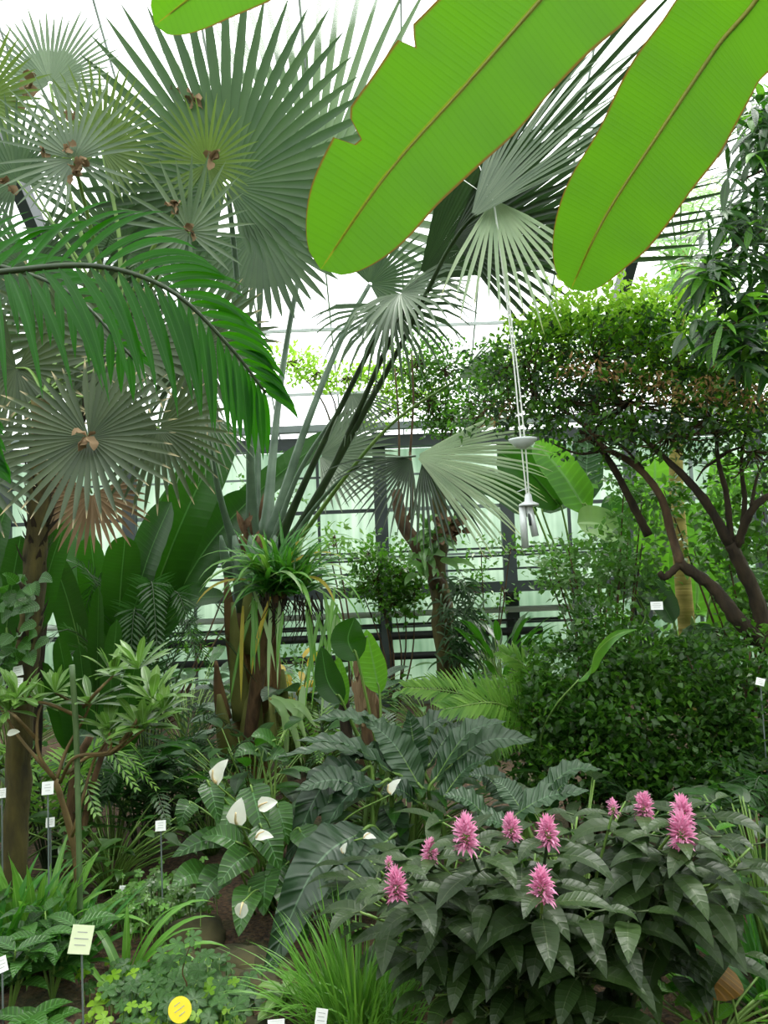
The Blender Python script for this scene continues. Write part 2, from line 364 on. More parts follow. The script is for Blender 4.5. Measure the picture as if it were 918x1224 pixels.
def crown(mb, blobs, n_leaf, L, W, rnd, twigs=None, root=None, sp=1.2, shell=.45, flat=1):
    for (c, r, nc) in blobs:
        for i in range(nc):
            while True:
                q = rv(rnd)
                if q.length <= 1: break
            q = ndir(q)*(q.length**shell)
            p = c+V((q.x*r[0], q.y*r[1], q.z*r[2]))
            if p.z < .06: p.z = .06+rnd.random()*.1
            o = ndir(V((q.x, q.y, q.z*flat+.2)))
            cluster(mb, p, o, n_leaf, L, W, rnd, sp)
            if twigs is not None and i % 3 == 0:
                a = root(p) if root else c
                mdl = a.lerp(p, .5)+V((0, 0, -.06))+rv(rnd)*.05
                twigs.tube(curve([a, mdl, p], 5), .007, .002, 4, cap=False)
# ------------------------------------------------------------------ objects
ORG = {}
def thing(name, label, cat, loc, group=None):
    o = bpy.data.objects.new(name, None); col.objects.link(o); o.location = loc; o.empty_display_size = .1
    o['label'] = label; o['category'] = cat
    if group: o['group'] = group
    ORG[o.name] = V(loc); return o
def obj(name, mb, mat, parent=None, loc=None, smooth=True, label=None, mats=None):
    if parent is not None: org = ORG[parent.name]
    else: org = V(loc) if loc is not None else V((0, 0, 0))
    me = bpy.data.meshes.new(name)
    me.from_pydata([tuple(p-org) for p in mb.v], [], mb.f)
    if mb.a:
        at = me.attributes.new('L', 'FLOAT_VECTOR', 'POINT')
        at.data.foreach_set('vector', [x for a in mb.a for x in a])
    me.materials.append(mat)
    if smooth: me.polygons.foreach_set('use_smooth', [True]*len(me.polygons))
    me.update()
    o = bpy.data.objects.new(name, me); col.objects.link(o)
    if parent is not None: o.parent = parent
    else: o.location = org
    ORG[o.name] = org
    if label: o['label'] = label
    return o
def tag(o, label, cat, group=None, kind=None):
    if label: o['label'] = label
    if cat: o['category'] = cat
    if group: o['group'] = group
    if kind: o['kind'] = kind
    return o
def struct(name, mb, mat, parent=None, loc=None, smooth=False):
    o = obj(name, mb, mat, parent, loc, smooth)
    if parent is None: o['kind'] = 'structure'
    return o
def rnd_(s): return random.Random(s)
CAMD = V((0, -1, .35))      # direction of the light open aisle in front of the beds
def CV(x, y, z): return ndir(RC*x+UC*y-F*z)      # a direction: right, up, towards the aisle
TOCAM = CV(0, .35, 1)
# ================================================================== SETTING
YW, YB, XS = 11.0, -4.0, 6.6
ZE, RY, SL = 3.72, 3.6, .62
ZR = ZE+(YW-RY)*SL
def zroof(y): return ZR-abs(y-RY)*SL
mb = MB(); N = 90
for j in range(N+1):
    for i in range(N+1):
        x = -XS+2*XS*i/N; y = YB+(YW-YB)*j/N
        mb.add(V((x, y, gz(x, y))))
for j in range(N):
    for i in range(N):
        a = j*(N+1)+i; mb.f.append((a, a+1, a+N+2, a+N+1))
struct('floor', mb, M['soil'], smooth=True)
mb = MB(); mb.box(-60, -50, -.5, 60, 80, -.12); struct('ground', mb, M['lawn'])
mb = MB(); mb.box(-XS-.1, YW-.05, -.1, XS+.1, YW+.1, .3); struct('trim_1', mb, M['concrete'])
mb = MB(); mb.box(-XS-.12, YB, -.1, -XS, YW, 2.2); struct('wall_left', mb, M['concrete'])  # unseen side, made solid low down to cut side light
mb = MB(); mb.box(XS, YB, -.1, XS+.12, YW, 2.2); struct('wall_right', mb, M['concrete'])  # likewise unseen and solid below, to keep light coming from above
mb = MB(); mb.box(-XS, YB-.1, -.1, XS, YB, zroof(YB)-.05); struct('wall_back', mb, M['concrete'])  # unseen solid wall added behind the camera to block frontal light
posts = [1.69+1.73*k for k in range(-5, 4)]
posts = [-XS+.05]+[p for p in posts if -XS+.3 < p < XS-.3]+[XS-.05]
wn = 0
for a, b in zip(posts[:-1], posts[1:]):
    wn += 1
    g = MB(); g.box(a+.04, YW+.0, .3, b-.04, YW+.012, ZE-.22)
    w = struct('window_%d' % wn, g, M['frost'], loc=((a+b)/2, YW, .3))
    f = MB(); c = (a+b)/2
    f.box(c-.02, YW-.035, .3, c+.02, YW, ZE-.22)
    for z, h in ((1.02, .03), (1.98, .03), (2.62, .05), (3.12, .025)): f.box(a+.04, YW-.04, z, b-.04, YW, z+h)
    struct('window_frame', f, M['steel_mid'] if wn % 2 else M['steel'], w)
mb = MB()
for p in posts[1:-1]:
    o = struct('trim_%d' % (2+posts.index(p)), MB().box(p-.09, YW-.14, -.05, p+.09, YW-.041, ZE), M['steel'])
struct('trim_20', MB().box(-XS, YW-.22, ZE-.22, XS, YW-.02, ZE-.06), M['steel'])
struct('trim_21', MB().box(-XS, YW-.36, ZE+.0, XS, YW-.24, ZE+.09), M['steel_mid'])
for sx, nm in ((-1, 'left'), (1, 'right')):
    g = MB(); x = sx*(XS+.02)
    for p in ((x, YB, 2.2), (x, YW, 2.2), (x, YW, ZE), (x, RY, ZR), (x, YB, zroof(YB))): g.add(V(p))
    g.f.append((0, 1, 2, 3, 4)); struct('window_%s' % nm, g, M['frost_side'])
g = MB()
for p in ((-XS, YW, ZE), (XS, YW, ZE), (XS, RY, ZR), (-XS, RY, ZR), (-XS, YB, zroof(YB)), (XS, YB, zroof(YB))): g.add(V(p))
g.f += [(0, 1, 2, 3), (3, 2, 5, 4)]; struct('ceiling', g, M['roof'])
g = MB(); k = -XS
while k <= XS+.01:
    g.bar(V((k, YW, ZE-.03)), V((k, RY, ZR-.03)), .018, .03); g.bar(V((k, RY, ZR-.03)), V((k, YB, zroof(YB)-.03)), .018, .03); k += .865
struct('ceiling_rafters', g, M['alu'])
g = MB()
for y in (10.2, 9.3, 8.4, 7.3, 6.2, 5.1, RY, 2.4, 1.2, 0, -1.2, -2.4): g.bar(V((-XS, y, zroof(y)-.09)), V((XS, y, zroof(y)-.09)), .03, .035, V((0, 0, 1)))
struct('ceiling_purlins', g, M['alu'])
g = MB()
for x in (-3.5, 2.85): g.bar(V((x, YW-.1, ZE)), V((x, RY, ZR-.2)), .12, .22); g.bar(V((x, RY, ZR-.2)), V((x, YB, zroof(YB)-.2)), .12, .22)
struct('ceiling_trusses', g, M['steel'])
# walkway along the end wall with a rail
wk = thing('walkway', 'dark raised steel walkway with thin railing along the end wall', 'walkway', (0, 10.5, 1.46))
obj('deck', MB().box(-4.2, 10.25, 1.46, 6.2, 10.8, 1.60), M['steel'], wk, smooth=False)
rl = MB()
for z in (2.03, 1.93, 1.76): rl.bar(V((-4.2, 10.28, z)), V((6.2, 10.28, z)), .028, .028)
obj('rail', rl, M['steel'], wk, smooth=False)
x = -4.2
while x < 6.2:
    obj('baluster', MB().bar(V((x, 10.28, 1.6)), V((x, 10.28, 2.03)), .022, .022), M['steel'], wk, smooth=False); x += .5
for x in (-4.0, -.05, 3.4, 6.1): obj('support', MB().bar(V((x, 10.5, -.1)), V((x, 10.5, 1.46)), .09, .09, V((0, 1, 0))), M['steel'], wk, smooth=False)
for i, (x0, x1, z, r, m, lb) in enumerate((
    (-6, 2.6, 1.22, .042, 'pipe_white', 'pale heating pipe, topmost of the pipes below the walkway'),
    (-6, 2.3, 1.08, .018, 'pipe_black', 'thin black pipe right below the pale heating pipe'),
    (-2.95, 2.05, .93, .055, 'pipe_black', 'thick black lagged pipe in the middle of the end wall'),
    (-2.9, 6.2, .66, .05, 'pipe_black', 'lowest black lagged pipe across the end wall'),
    (3.4, 6.2, 1.12, .05, 'pipe_white', 'short pale pipe at the right of the end wall'))):
    o = thing('heating_pipe', lb, 'pipe', ((x0+x1)/2, 10.75, z))
    obj('pipe_run', MB().tube([V((x0, 10.75, z)), V((x1, 10.75, z))], r, sides=10), M[m], o)
    for k in range(int((x1-x0)/1.73)+1):
        xx = posts[1]+1.73*k
        if x0 < xx < x1: obj('bracket', MB().box(xx-.015, 10.72, z-.02, xx+.015, 10.87, z+.02), M['steel'], o, smooth=False)
    obj('end_cap', MB().tube([V((x0-.06, 10.75, z)), V((x0, 10.75, z))], r*.8, sides=10), M['pipe_white'], o)
# clipped hedge outside, seen faintly through the frosted panes
rn = rnd_(5); mb = MB(); nx_, ny_ = 60, 10
for s, (yy, z1) in enumerate(((15.2, 3.2),)):
    b0 = len(mb.v)
    for i in range(nx_+1):
        for j in range(ny_+1):
            a = PI*j/ny_; x = -12+24*i/nx_
            h = 2.0+1.1*noise.noise(V((x*.35, 1, 0)))
            q = V((x, yy-1.2*math.cos(a), -.15+h*math.sin(a)**.6)); q += V((noise.noise(q*1.5), noise.noise(q*1.5+V((9, 0, 0))), noise.noise(q*1.5+V((0, 9, 0)))))*.3
            mb.add(q)
    for i in range(nx_):
        for j in range(ny_):
            a = b0+i*(ny_+1)+j; mb.f.append((a, a+1, a+ny_+2, a+ny_+1))
tag(obj('hedge', mb, M['hedge'], loc=(0, 15, -.12)), 'blurred green hedge outside behind the frosted end wall', 'hedge')
# light
w = bpy.data.worlds.new('sky'); sc.world = w; w.use_nodes = True
nt = w.node_tree; nt.nodes.clear(); b = NB(nt)
wo = nt.nodes.new('ShaderNodeOutputWorld'); bg = nt.nodes.new('ShaderNodeBackground')
tx = b.n('ShaderNodeTexCoord'); sp = b.n('ShaderNodeSeparateXYZ'); b.l(tx.outputs['Generated'], sp.inputs[0])
no = b.n('ShaderNodeTexNoise'); no.inputs['Scale'].default_value = 1.6; b.l(tx.outputs['Generated'], no.inputs['Vector'])
f = b.m('ADD', b.m('MULTIPLY', sp.outputs[2], .8), b.m('MULTIPLY', no.outputs[0], .4), clamp=True)
b.l(b.mix(f, (.86, .91, .94, 1), (1, 1, 1, 1)), bg.inputs[0]); bg.inputs[1].default_value = 3.4; b.l(bg.outputs[0], wo.inputs[0])
sd = bpy.data.lights.new('sun', 'SUN'); sd.energy = 5.0; sd.angle = math.radians(18); sd.color = (1, .98, .92)
so = bpy.data.objects.new('sun', sd); col.objects.link(so); so.location = (2, 6, 12)
so.rotation_euler = V((-.25, -.75, .85)).to_track_quat('Z', 'Y').to_euler()
so.rotation_euler = V((.30, .25, .92)).to_track_quat('Z', 'Y').to_euler()
sc.view_settings.view_transform = 'Standard'; sc.view_settings.look = 'None'; sc.view_settings.gamma = 1; sc.view_settings.exposure = 0
sc.view_settings.use_curve_mapping = False
sc.cycles.use_denoising = True; sc.cycles.max_bounces = 10; sc.cycles.transmission_bounces = 6; sc.cycles.diffuse_bounces = 5; sc.cycles.transparent_max_bounces = 16
# ================================================================== PLANTS
# ---- banana plant overhead
X0 = P(985, -330, 1.75); bx = V((2.05, 1.25, gz(2.05, 1.25)))
bp = thing('banana_plant', 'banana plant whose huge backlit leaves hang into the top of the view', 'plant', bx)
obj('pseudostem', MB().tube(curve([bx+V((0, 0, -.05)), bx+V((-.1, 0, 1.6)), X0+V((.1, 0, 0))], 14), .14, .06, 14), M['bark_pale'], bp)
def banana_leaf(par, pts, W, n=90, hint=TOCAM, mat='banana', nx=3, cuts=None, fold=.12, ruf=.015, rib=.012, ribm='rib_yellow', rf=9, rand=.5):
    c = curve(pts, n); m = MB(); blade(m, c, W, 'banana', hint, fold, nx, ruf, rf, rand, cuts, asym=.06)
    o = obj('leaf', m, M[mat], par)
    r = MB(); cc = [p-hint*(rib*.3) for p in c[:-3]]; r.tube(cc, rib*1.4, rib*.25, 6, rand=rand)
    obj('midrib', r, M[ribm], o); return o
cA = {(i, 0): 1 for i in ()}
banana_leaf(bp, [X0]+K((860, -230, 1.8), (740, -110, 1.85), (650, -5, 1.9), (560, 98, 1.95), (465, 205, 2.0), (383, 322, 2.05)), .372, hint=CV(-.15, -.1, 1), ribm='rib_yellow', cuts={(61, 1): .78, (60, 1): .9, (74, 1): .62, (75, 1): .66, (73, 1): .92}, ruf=.02, rib=.006)
banana_leaf(bp, [X0]+K((928, -50, 1.85), (854, 60, 1.9), (787, 160, 1.92), (724, 258, 1.94), (682, 346, 1.96)), .285, hint=CV(.15, -.1, 1), rand=.2, ruf=.02, rf=7, rib=.006)
banana_leaf(bp, [X0]+K((760, -380, 1.9), (500, -200, 2.0), (330, -80, 2.1), (185, 30, 2.2)), .30, hint=CV(0, -.2, 1), rand=.9, rib=.006)
# ---- fan palms
def frond(par, mat, c, R, ax=(0, 1), n=(0, .2, 1), pet=None, pr=(.02, .012), pmat='petiole', seed=1, flare=0, **kw):
    d = c[2]; C = P(*c); axv = RC*ax[0]+UC*ax[1]
    m = MB(); fan(m, C, CV(*n), axv, R*d/FPX, rnd=rnd_(seed), **kw)
    o = obj('frond', m, M[mat], par)
    if pet:
        m = MB(); fl = flare*pr[0]; m.tube(curve(K(*pet)+[C], 22), lambda f: pr[0]+(pr[1]-pr[0])*f+fl*math.exp(-f*9), sides=9, flat=.55); obj('petiole', m, M[pmat], o)
    return o
g0 = ground(298, 6.6)
fp = thing('fan_palm', 'tall fan palm with blue-green fronds rising from a booted trunk, centre left', 'palm', g0)
C0 = (302, 660, 6.5)
frond(fp, 'fan', (272, 222, 5.6), 225, (-.02, 1), (0, -.12, 1), [C0, (297, 500, 6.2), (283, 330, 5.9)], (.032, .018), seed=3, flare=1.4, nseg=52, spread=330, joined=.48, droop=.2, cup=.12, asym=.7)
frond(fp, 'fan', (310, 275, 7.0), 135, (.6, -.5), (-.1, .1, 1), [(305, 655, 6.7), (309, 480, 6.9)], (.03, .016), seed=4, flare=1.4, nseg=42, spread=250, joined=.62, droop=.2)
frond(fp, 'fan_grey', (372, 250, 7.6), 265, (.48, .88), (-.2, -.1, 1), [(316, 650, 6.6), (338, 440, 7.1)], (.034, .02), seed=5, flare=1.4, nseg=34, spread=190, joined=.38, droop=.25, asym=.3)
frond(fp, 'fan_dark', (500, 335, 5.7), 400, (.64, .77), (.25, -.5, .8), [(336, 662, 6.5), (385, 585, 6.3), (458, 425, 5.9)], (.036, .022), 'petiole_dark', seed=6, flare=1.4, nseg=32, spread=78, joined=.45, droop=.35, cup=.12, asym=.3)
frond(fp, 'fan_dark', (540, 285, 5.5), 185, (.95, .15), (.1, -.3, 1), None, seed=16, flare=1.4, nseg=22, spread=120, joined=.36, droop=.6, cup=.1)
frond(fp, 'fan_grey', (562, 262, 4.9), 270, (.66, .75), (-.3, .3, 1), None, seed=26, nseg=20, spread=58, joined=.28, droop=.9, cup=.1, var=.2)
frond(fp, 'fan', (468, 368, 5.9), 125, (.35, -1), (-.1, .4, 1), [(328, 660, 6.5), (372, 560, 6.3), (428, 445, 6.1)], (.036, .022), 'petiole_dark', seed=7, flare=1.4, nseg=34, spread=230, joined=.3, droop=2.2, cup=.3)
frond(fp, 'fan_grey', (478, 350, 5.75), 105, (.5, -.8), (-.3, .5, 1), None, seed=17, nseg=22, spread=200, joined=.3, droop=2.4, cup=.35)
frond(fp, 'fan', (442, 340, 6.6), 90, (.8, .6), (-.2, .2, 1), [(322, 650, 6.5), (362, 520, 6.5), (410, 400, 6.6)], (.034, .018), 'petiole', seed=27, flare=1.4, nseg=26, spread=200, joined=.4, droop=.6, cup=.2)
frond(fp, 'fan_pale', (590, 238, 5.0), 165, (.22, -1), (0, .12, 1), [(340, 664, 6.5), (470, 430, 5.9), (540, 292, 5.3)], (.03, .014), 'petiole_dark', seed=8, flare=1.4, nseg=15, spread=92, joined=.3, droop=.9, cup=.15, var=.15, pleat=.5)
frond(fp, 'fan_grey', (420, 470, 6.3), 75, (.5, -1), (0, .3, 1), [(322, 662, 6.5), (360, 560, 6.4)], (.03, .02), seed=9, flare=1.4, nseg=18, spread=110, joined=.3, droop=.8)
frond(fp, 'fan_pale', (497, 545, 6.0), 160, (1, -.32), (-.1, .45, .9), [(326, 690, 6.45), (370, 615, 6.3), (430, 556, 6.1)], (.028, .014), seed=10, flare=1.4, nseg=28, spread=88, joined=.45, droop=.9, cup=.1, pleat=.5)
frond(fp, 'fan_dark', (492, 548, 6.05), 110, (-.75, -.9), (0, .3, 1), None, seed=20, flare=1.4, nseg=18, spread=95, joined=.3, droop=.8)
frond(fp, 'fan_dark', (505, 550, 6.0), 120, (.5, -1), (0, .2, 1), None, seed=21, flare=1.4, nseg=16, spread=80, joined=.35, droop=.8)
frond(fp, 'fan_grey', (548, 452, 6.0), 62, (.85, .35), (0, .3, 1), [(322, 695, 6.4), (450, 525, 6.0)], (.024, .014), 'petiole_green', seed=11, flare=1.4, nseg=12, spread=60, joined=.5, droop=.2)
frond(fp, 'fan_grey', (382, 545, 6.9), 100, (1, -.2), (0, .5, .9), [(318, 660, 6.6)], (.02, .012), seed=12, flare=1.4, nseg=26, spread=150, joined=.5, droop=.5)
frond(fp, 'fan_grey', (242, 485, 5.9), 110, (-.05, -1), (0, .3, 1), [(285, 668, 6.45), (262, 590, 6.2)], (.035, .018), seed=13, flare=1.4, nseg=22, spread=110, joined=.35, droop=.5)
# trunk with old leaf bases
cr = curve([g0+V((0, 0, -.05)), P(300, 800, 6.55), P(302, 690, 6.5), P(302, 640, 6.5)], 12)
tk = obj('trunk', MB().tube(cr, .17, .10, 12, .12, rnd_(2)), M['boot_brown'], fp)
for i, (x0, y0, x1, y1, w, m) in enumerate(((275, 905, 262, 830, 26, 'boot'), (300, 910, 305, 800, 34, 'boot'), (325, 900, 330, 790, 26, 'boot'), (290, 860, 278, 720, 24, 'boot'), (312, 850, 318, 710, 26, 'boot_brown'), (330, 860, 328, 730, 20, 'boot_brown'), (285, 800, 270, 690, 22, 'boot_brown'), (300, 780, 296, 690, 24, 'boot'), (268, 860, 258, 790, 18, 'boot_brown'), (342, 870, 338, 800, 18, 'boot'), (296, 730, 280, 640, 26, 'petiole'), (318, 720, 330, 640, 26, 'petiole'), (276, 690, 264, 640, 16, 'petiole'), (306, 715, 300, 640, 30, 'petiole'))):
    a, b_ = P(x0, y0, 6.36), P(x1, y1, 6.22+.1*(i % 3)); m_ = MB()
    m_.tube(curve([a, a.lerp(b_, .5)+V((0, -.04, 0)), b_], 8), lambda f, w=w: w*.5*6.4/FPX*(1.05-.85*f**1.5), sides=9, flat=.45); obj('leaf_base', m_, M[m], tk)
for s in range(12):
    r = rnd_(60+s); a = P(288+r.random()*30, 690-r.random()*70, 6.36); b_ = a+V((r.uniform(-.09, .09), -.03, r.uniform(.05, .25)))
    m_ = MB(); blade(m_, curve([a, a.lerp(b_, .5)+V((0, -.03, 0)), b_], 6), r.uniform(.02, .06), 'oval', CAMD, .2, 1, .3, 3); obj('fibre_sheath', m_, M['fibre'], tk)
# brown leaning old inflorescence stalk
m_ = MB(); m_.tube(curve(K((296, 900, 6.25), (312, 790, 6.15), (335, 705, 6.1)), 10), .05, .065, 9); obj('old_stalk', m_, M['fibre'], fp)
# ---- silver fan palm, tall, upper left
gB = ground(30, 5.4)
pb_ = thing('fan_palm', 'tall silvery fan palm at the upper left, small round fronds with dried bits', 'palm', gB)
CB = (140, 400, 5.1)
obj('trunk', MB().tube(curve([gB+V((0, 0, -.05)), P(46, 700, 5.3), P(90, 500, 5.2), P(*CB)], 14), .075, .06, 10, .2, rnd_(3)), M['bark_dark'], pb_)
BF = [((60, 100, 5.4), 92, (.1, 1), 'fan_grey', 46, 300, .45, 0), ((88, 190, 4.4), 105, (-.3, .9), 'fan_grey', 34, 330, .3, .1), ((122, 178, 5.1), 92, (.3, 1), 'fan_olive', 40, 300, .42, 0),
      ((248, 196, 4.7), 72, (0, 1), 'fan_olive', 38, 350, .35, .05), ((226, 277, 4.4), 88, (-.4, .8), 'fan_grey', 26, 330, .3, .25), ((20, 215, 5.0), 95, (-.4, .6), 'fan', 36, 300, .4, 0),
      ((35, 320, 5.4), 120, (0, -1), 'fan', 40, 320, .4, 0), ((150, 300, 5.6), 130, (.2, .2), 'fan', 40, 330, .45, 0), ((215, 400, 5.5), 120, (.5, -1), 'fan_grey', 36, 300, .4, 0), ((100, 370, 5.6), 130, (-.2, -1), 'fan', 40, 330, .4, 0),
      ((-20, 120, 5.2), 90, (0, 1), 'fan_olive', 36, 300, .4, 0)]
for i, (c, R, ax, mt, ns, sp_, jn, gp) in enumerate(BF):
    frond(pb_, mt, c, R, ax, (.1*math.sin(i*2), .25*math.cos(i), 1), [CB, ((CB[0]+c[0])/2+(i % 3-1)*12, (CB[1]+c[1])/2, (CB[2]+c[2])/2)], (.018, .01), 'petiole_green', 30+i, nseg=ns, spread=sp_, joined=jn, droop=.3, cup=.2, gap=gp, var=.1)
# ---- old-tipped fan palm on the mossy trunk, left
gA = ground(17, 3.85)
pa = thing('fan_palm', 'fan palm with brown-tipped fronds on a dark mossy trunk, far left', 'palm', gA)
tr = curve([gA+V((0, 0, -.05))]+K((20, 980, 3.85), (26, 850, 3.9), (38, 720, 3.95), (46, 600, 4.0), (50, 480, 4.1)), 30)
obj('trunk', MB().tube(tr, .062, .05, 11, .16, rnd_(8)), M['bark_moss'], pa)
sh = MB(); r = rnd_(9)
for i in range(120):
    f = r.uniform(.42, .97); x = f*30; k = int(x); p = tr[k].lerp(tr[k+1], x-k); a = r.uniform(0, 2*PI)
    o_ = V((math.cos(a), math.sin(a), 0)); gleaf(sh, p+o_*.045, o_*.5+V((0, 0, 1)), r.uniform(.05, .12), .03, 'grass', -.2, o_, 3, .2, rand=r.random())
obj('fibre', sh, M['bark_dark'], pa)
CA_ = (52, 470, 4.1)
for i, (c, R, ax, ns, sp_, dr, mt) in enumerate((((106, 523, 3.55), 128, (.05, -.2), 44, 352, .35, 'fan_old'), ((190, 512, 3.9), 100, (.1, -1), 34, 300, .5, 'fan_old'), ((20, 440, 4.2), 110, (-.3, -1), 34, 320, .6, 'fan_old'),
     ((150, 420, 4.4), 110, (.2, -1), 34, 320, .6, 'fan_old'), ((240, 415, 4.6), 105, (.4, -1), 30, 260, .7, 'fan_old'), ((90, 400, 4.5), 120, (0, -1), 36, 330, .5, 'fan_old'), ((-30, 560, 4.0), 110, (.2, -1), 30, 300, .7, 'fan_old'), ((110, 590, 4.1), 80, (-.1, -1), 28, 240, .8, 'dry'))):
    frond(pa, mt, c, R, ax, (.1*math.sin(i*3), .3*math.cos(i*2)+.1, 1), [CA_, ((CA_[0]+c[0])/2, (CA_[1]+c[1])/2-12, (CA_[2]+c[2])/2)], (.014, .009), 'petiole_green', 50+i, nseg=ns, spread=sp_, joined=.42, droop=dr, cup=.2, var=.1, taper=1.1)
# dried curled bits caught on the fronds
for i, (x, y, d, s, lb) in enumerate(((104, 522, 3.48, 13, 'dried pale leaf scrap at the centre of the lowest left fan frond'), (38, 100, 5.3, 14, 'large brown curled leaf scrap on the top-left frond'), (22, 122, 5.3, 9, 'small brown scrap at far left of the top-left frond'),
     (82, 176, 4.34, 9, 'brown scrap just above the centre of the silvery frond'), (97, 196, 4.34, 9, 'pale brown scrap right of the silvery frond centre'), (87, 208, 4.34, 9, 'pale scrap hanging below the silvery frond centre'), (53, 180, 4.36, 7, 'small tan scrap on the left segments of the silvery frond'),
     (86, 140, 4.5, 8, 'red-brown scrap on the upper segments of the silvery frond'), (230, 120, 5.45, 10, 'tan curled scrap dangling on the big central frond'), (210, 106, 5.5, 8, 'brown scrap left of the tan one on the big central frond'), (252, 192, 4.62, 11, 'brown and cream scrap at the centre of the olive frond'),
     (206, 247, 4.36, 11, 'brown scrap on the upper side of the thin grey frond'), (228, 277, 4.34, 9, 'cream curled scrap at the centre of the thin grey frond'), (265, 22, 5.5, 11, 'dark brown scrap near the top of the big central frond'), (10, 222, 4.9, 10, 'dark scrap at the left picture edge on a frond'))):
    r = rnd_(100+i); m_ = MB(); c = P(x, y, d); R_ = s*d/FPX
    for k in range(5):
        dd = ndir(rv(r)+V((0, -.3, 0))); gleaf(m_, c, dd, R_*r.uniform(1., 1.7), R_*1.1, 'oval', 2.2, rv(r), 6, .5, 1, .25, 2, rand=r.random())
    o = obj('dried_leaf', m_, M['dry'], loc=c); tag(o, lb, 'dried leaf', 'dried scraps caught on the fan fronds')
# ---- feather palm frond in the left foreground
fx = V((-2.55, 2.5, gz(-2.55, 2.5)))
fe = thing('feather_palm', 'feather palm reaching in from the left with glossy vivid green leaflets', 'palm', fx)
top = P(-420, 520, 2.6)
obj('stem', MB().tube(curve([fx+V((0, 0, -.05)), V((top.x, top.y, 1.0)), top], 10), .09, .05, 10, .08, rnd_(1)), M['bark'], fe)
def ffrond(pts, n, L, W, up, seed, dr=.9, ang=62, mat='feather', start=.12):
    c = curve(pts, 40); m = MB(); pinnate(m, c, n, L, W, ang, dr, up, start, .12, rnd_(seed), nseg=8, fold=.35, tipf=.4, ls=.62)
    rr = MB().tube(c, .013, .004, 7); o = obj('frond', m, M[mat], fe); obj('rachis', rr, M['petiole_dark'], o)
ffrond([top]+K((-250, 385, 2.45), (-110, 338, 2.35), (0, 325, 2.25), (115, 318, 2.2), (205, 348, 2.2), (275, 415, 2.25), (318, 470, 2.3)), 37, .50, .027, CV(-.1, .45, 1), 1, 1.3)
ffrond([top]+K((-260, 360, 2.7), (-120, 305, 2.7), (0, 318, 2.65), (90, 355, 2.6), (160, 430, 2.6)), 26, .38, .027, CV(-.1, .5, 1), 2, 1.2)
ffrond([top]+K((-280, 480, 2.4), (-160, 440, 2.3), (-60, 480, 2.25), (-10, 560, 2.25)), 26, .34, .034, CV(.1, .8, 1), 3, 1.1)
# ---- bird-of-paradise leaves, left behind
def broad_plant(name, label, cat, base, stems, mat='dark_leaf', pm='petiole_green', pr=.016, hint=CAMD, seed=0, mats=None, prof='banana', loc=None, fold=.25, ruf=.02, n=16):
    t = thing(name, label, cat, base); r = rnd_(seed)
    for i, s in enumerate(stems):
        a, b_, W = s[0], s[1], s[2]; A, B = P(*a), P(*b_)
        sag = s[3] if len(s) > 3 else .08
        L = (B-A).length; mid_ = A.lerp(B, .5)+V((0, 0, sag*L))
        m = MB(); c = curve([A, mid_, B], n); blade(m, c, W*(a[2]+b_[2])/2/FPX, prof, ndir(hint+rv(r)*.35), fold, 2, ruf, 6, r.random())
        o = obj('leaf', m, M[mats[i % len(mats)] if mats else mat], t)
        bb = base+V((r.uniform(-.12, .12), r.uniform(-.12, .12), 0))
        q = MB(); T = ndir(c[1]-c[0]); cc = curve([bb, bb.lerp(A, .5)+V((0, 0, .1))+(bb-A)*.0, A-T*.02, c[2]], 12)
        q.tube(cc, pr, pr*.45, 6); q.tube([p-hint*.004 for p in c[1:-2]], pr*.4, pr*.1, 5); obj('petiole', q, M[pm], o)
    return t
broad_plant('bird_of_paradise', 'dark broad-leaved bird-of-paradise clump between the left palm trunk and the booted palm', 'plant', ground(170, 6.4),
  [((120, 775, 6.3), (108, 640, 6.2), 40), ((150, 760, 6.3), (205, 600, 6.1), 52), ((165, 760, 6.4), (275, 505, 6.4), 62, .05), ((190, 750, 6.5), (305, 590, 6.6), 60, .08), ((100, 790, 6.1), (60, 660, 6.0), 38), ((180, 770, 6.2), (268, 712, 5.9), 26, .16),
   ((140, 770, 6.0), (150, 640, 5.9), 44), ((205, 700, 6.9), (400, 515, 7.2), 34, .05), ((130, 780, 6.6), (75, 600, 6.8), 44), ((150, 760, 6.9), (240, 560, 7.2), 50), ((210, 690, 7.1), (282, 620, 7.3), 60, .1), ((140, 800, 5.8), (175, 690, 5.8), 34)], seed=3, n=20)
broad_plant('bird_of_paradise', 'rounded dark leaves cut by the left picture edge above the climber', 'plant', ground(-60, 5.0),
  [((-30, 745, 4.9), (8, 605, 4.8), 46), ((5, 770, 4.9), (25, 640, 5.0), 40), ((-40, 800, 4.8), (-5, 680, 4.8), 50), ((40, 760, 5.2), (78, 625, 5.2), 34)], seed=4)
broad_plant('bird_of_paradise', 'narrow upright paddle leaves behind the rosette shrub at left', 'plant', ground(110, 5.4),
  [((108, 930, 5.3), (95, 770, 5.3), 22), ((125, 930, 5.3), (140, 740, 5.3), 24), ((140, 930, 5.3), (165, 780, 5.2), 22), ((95, 930, 5.3), (70, 760, 5.2), 24), ((115, 930, 5.4), (118, 700, 5.4), 26), ((150, 900, 5.4), (190, 800, 5.4), 22), ((85, 900, 5.4), (48, 790, 5.3), 24)], seed=6)
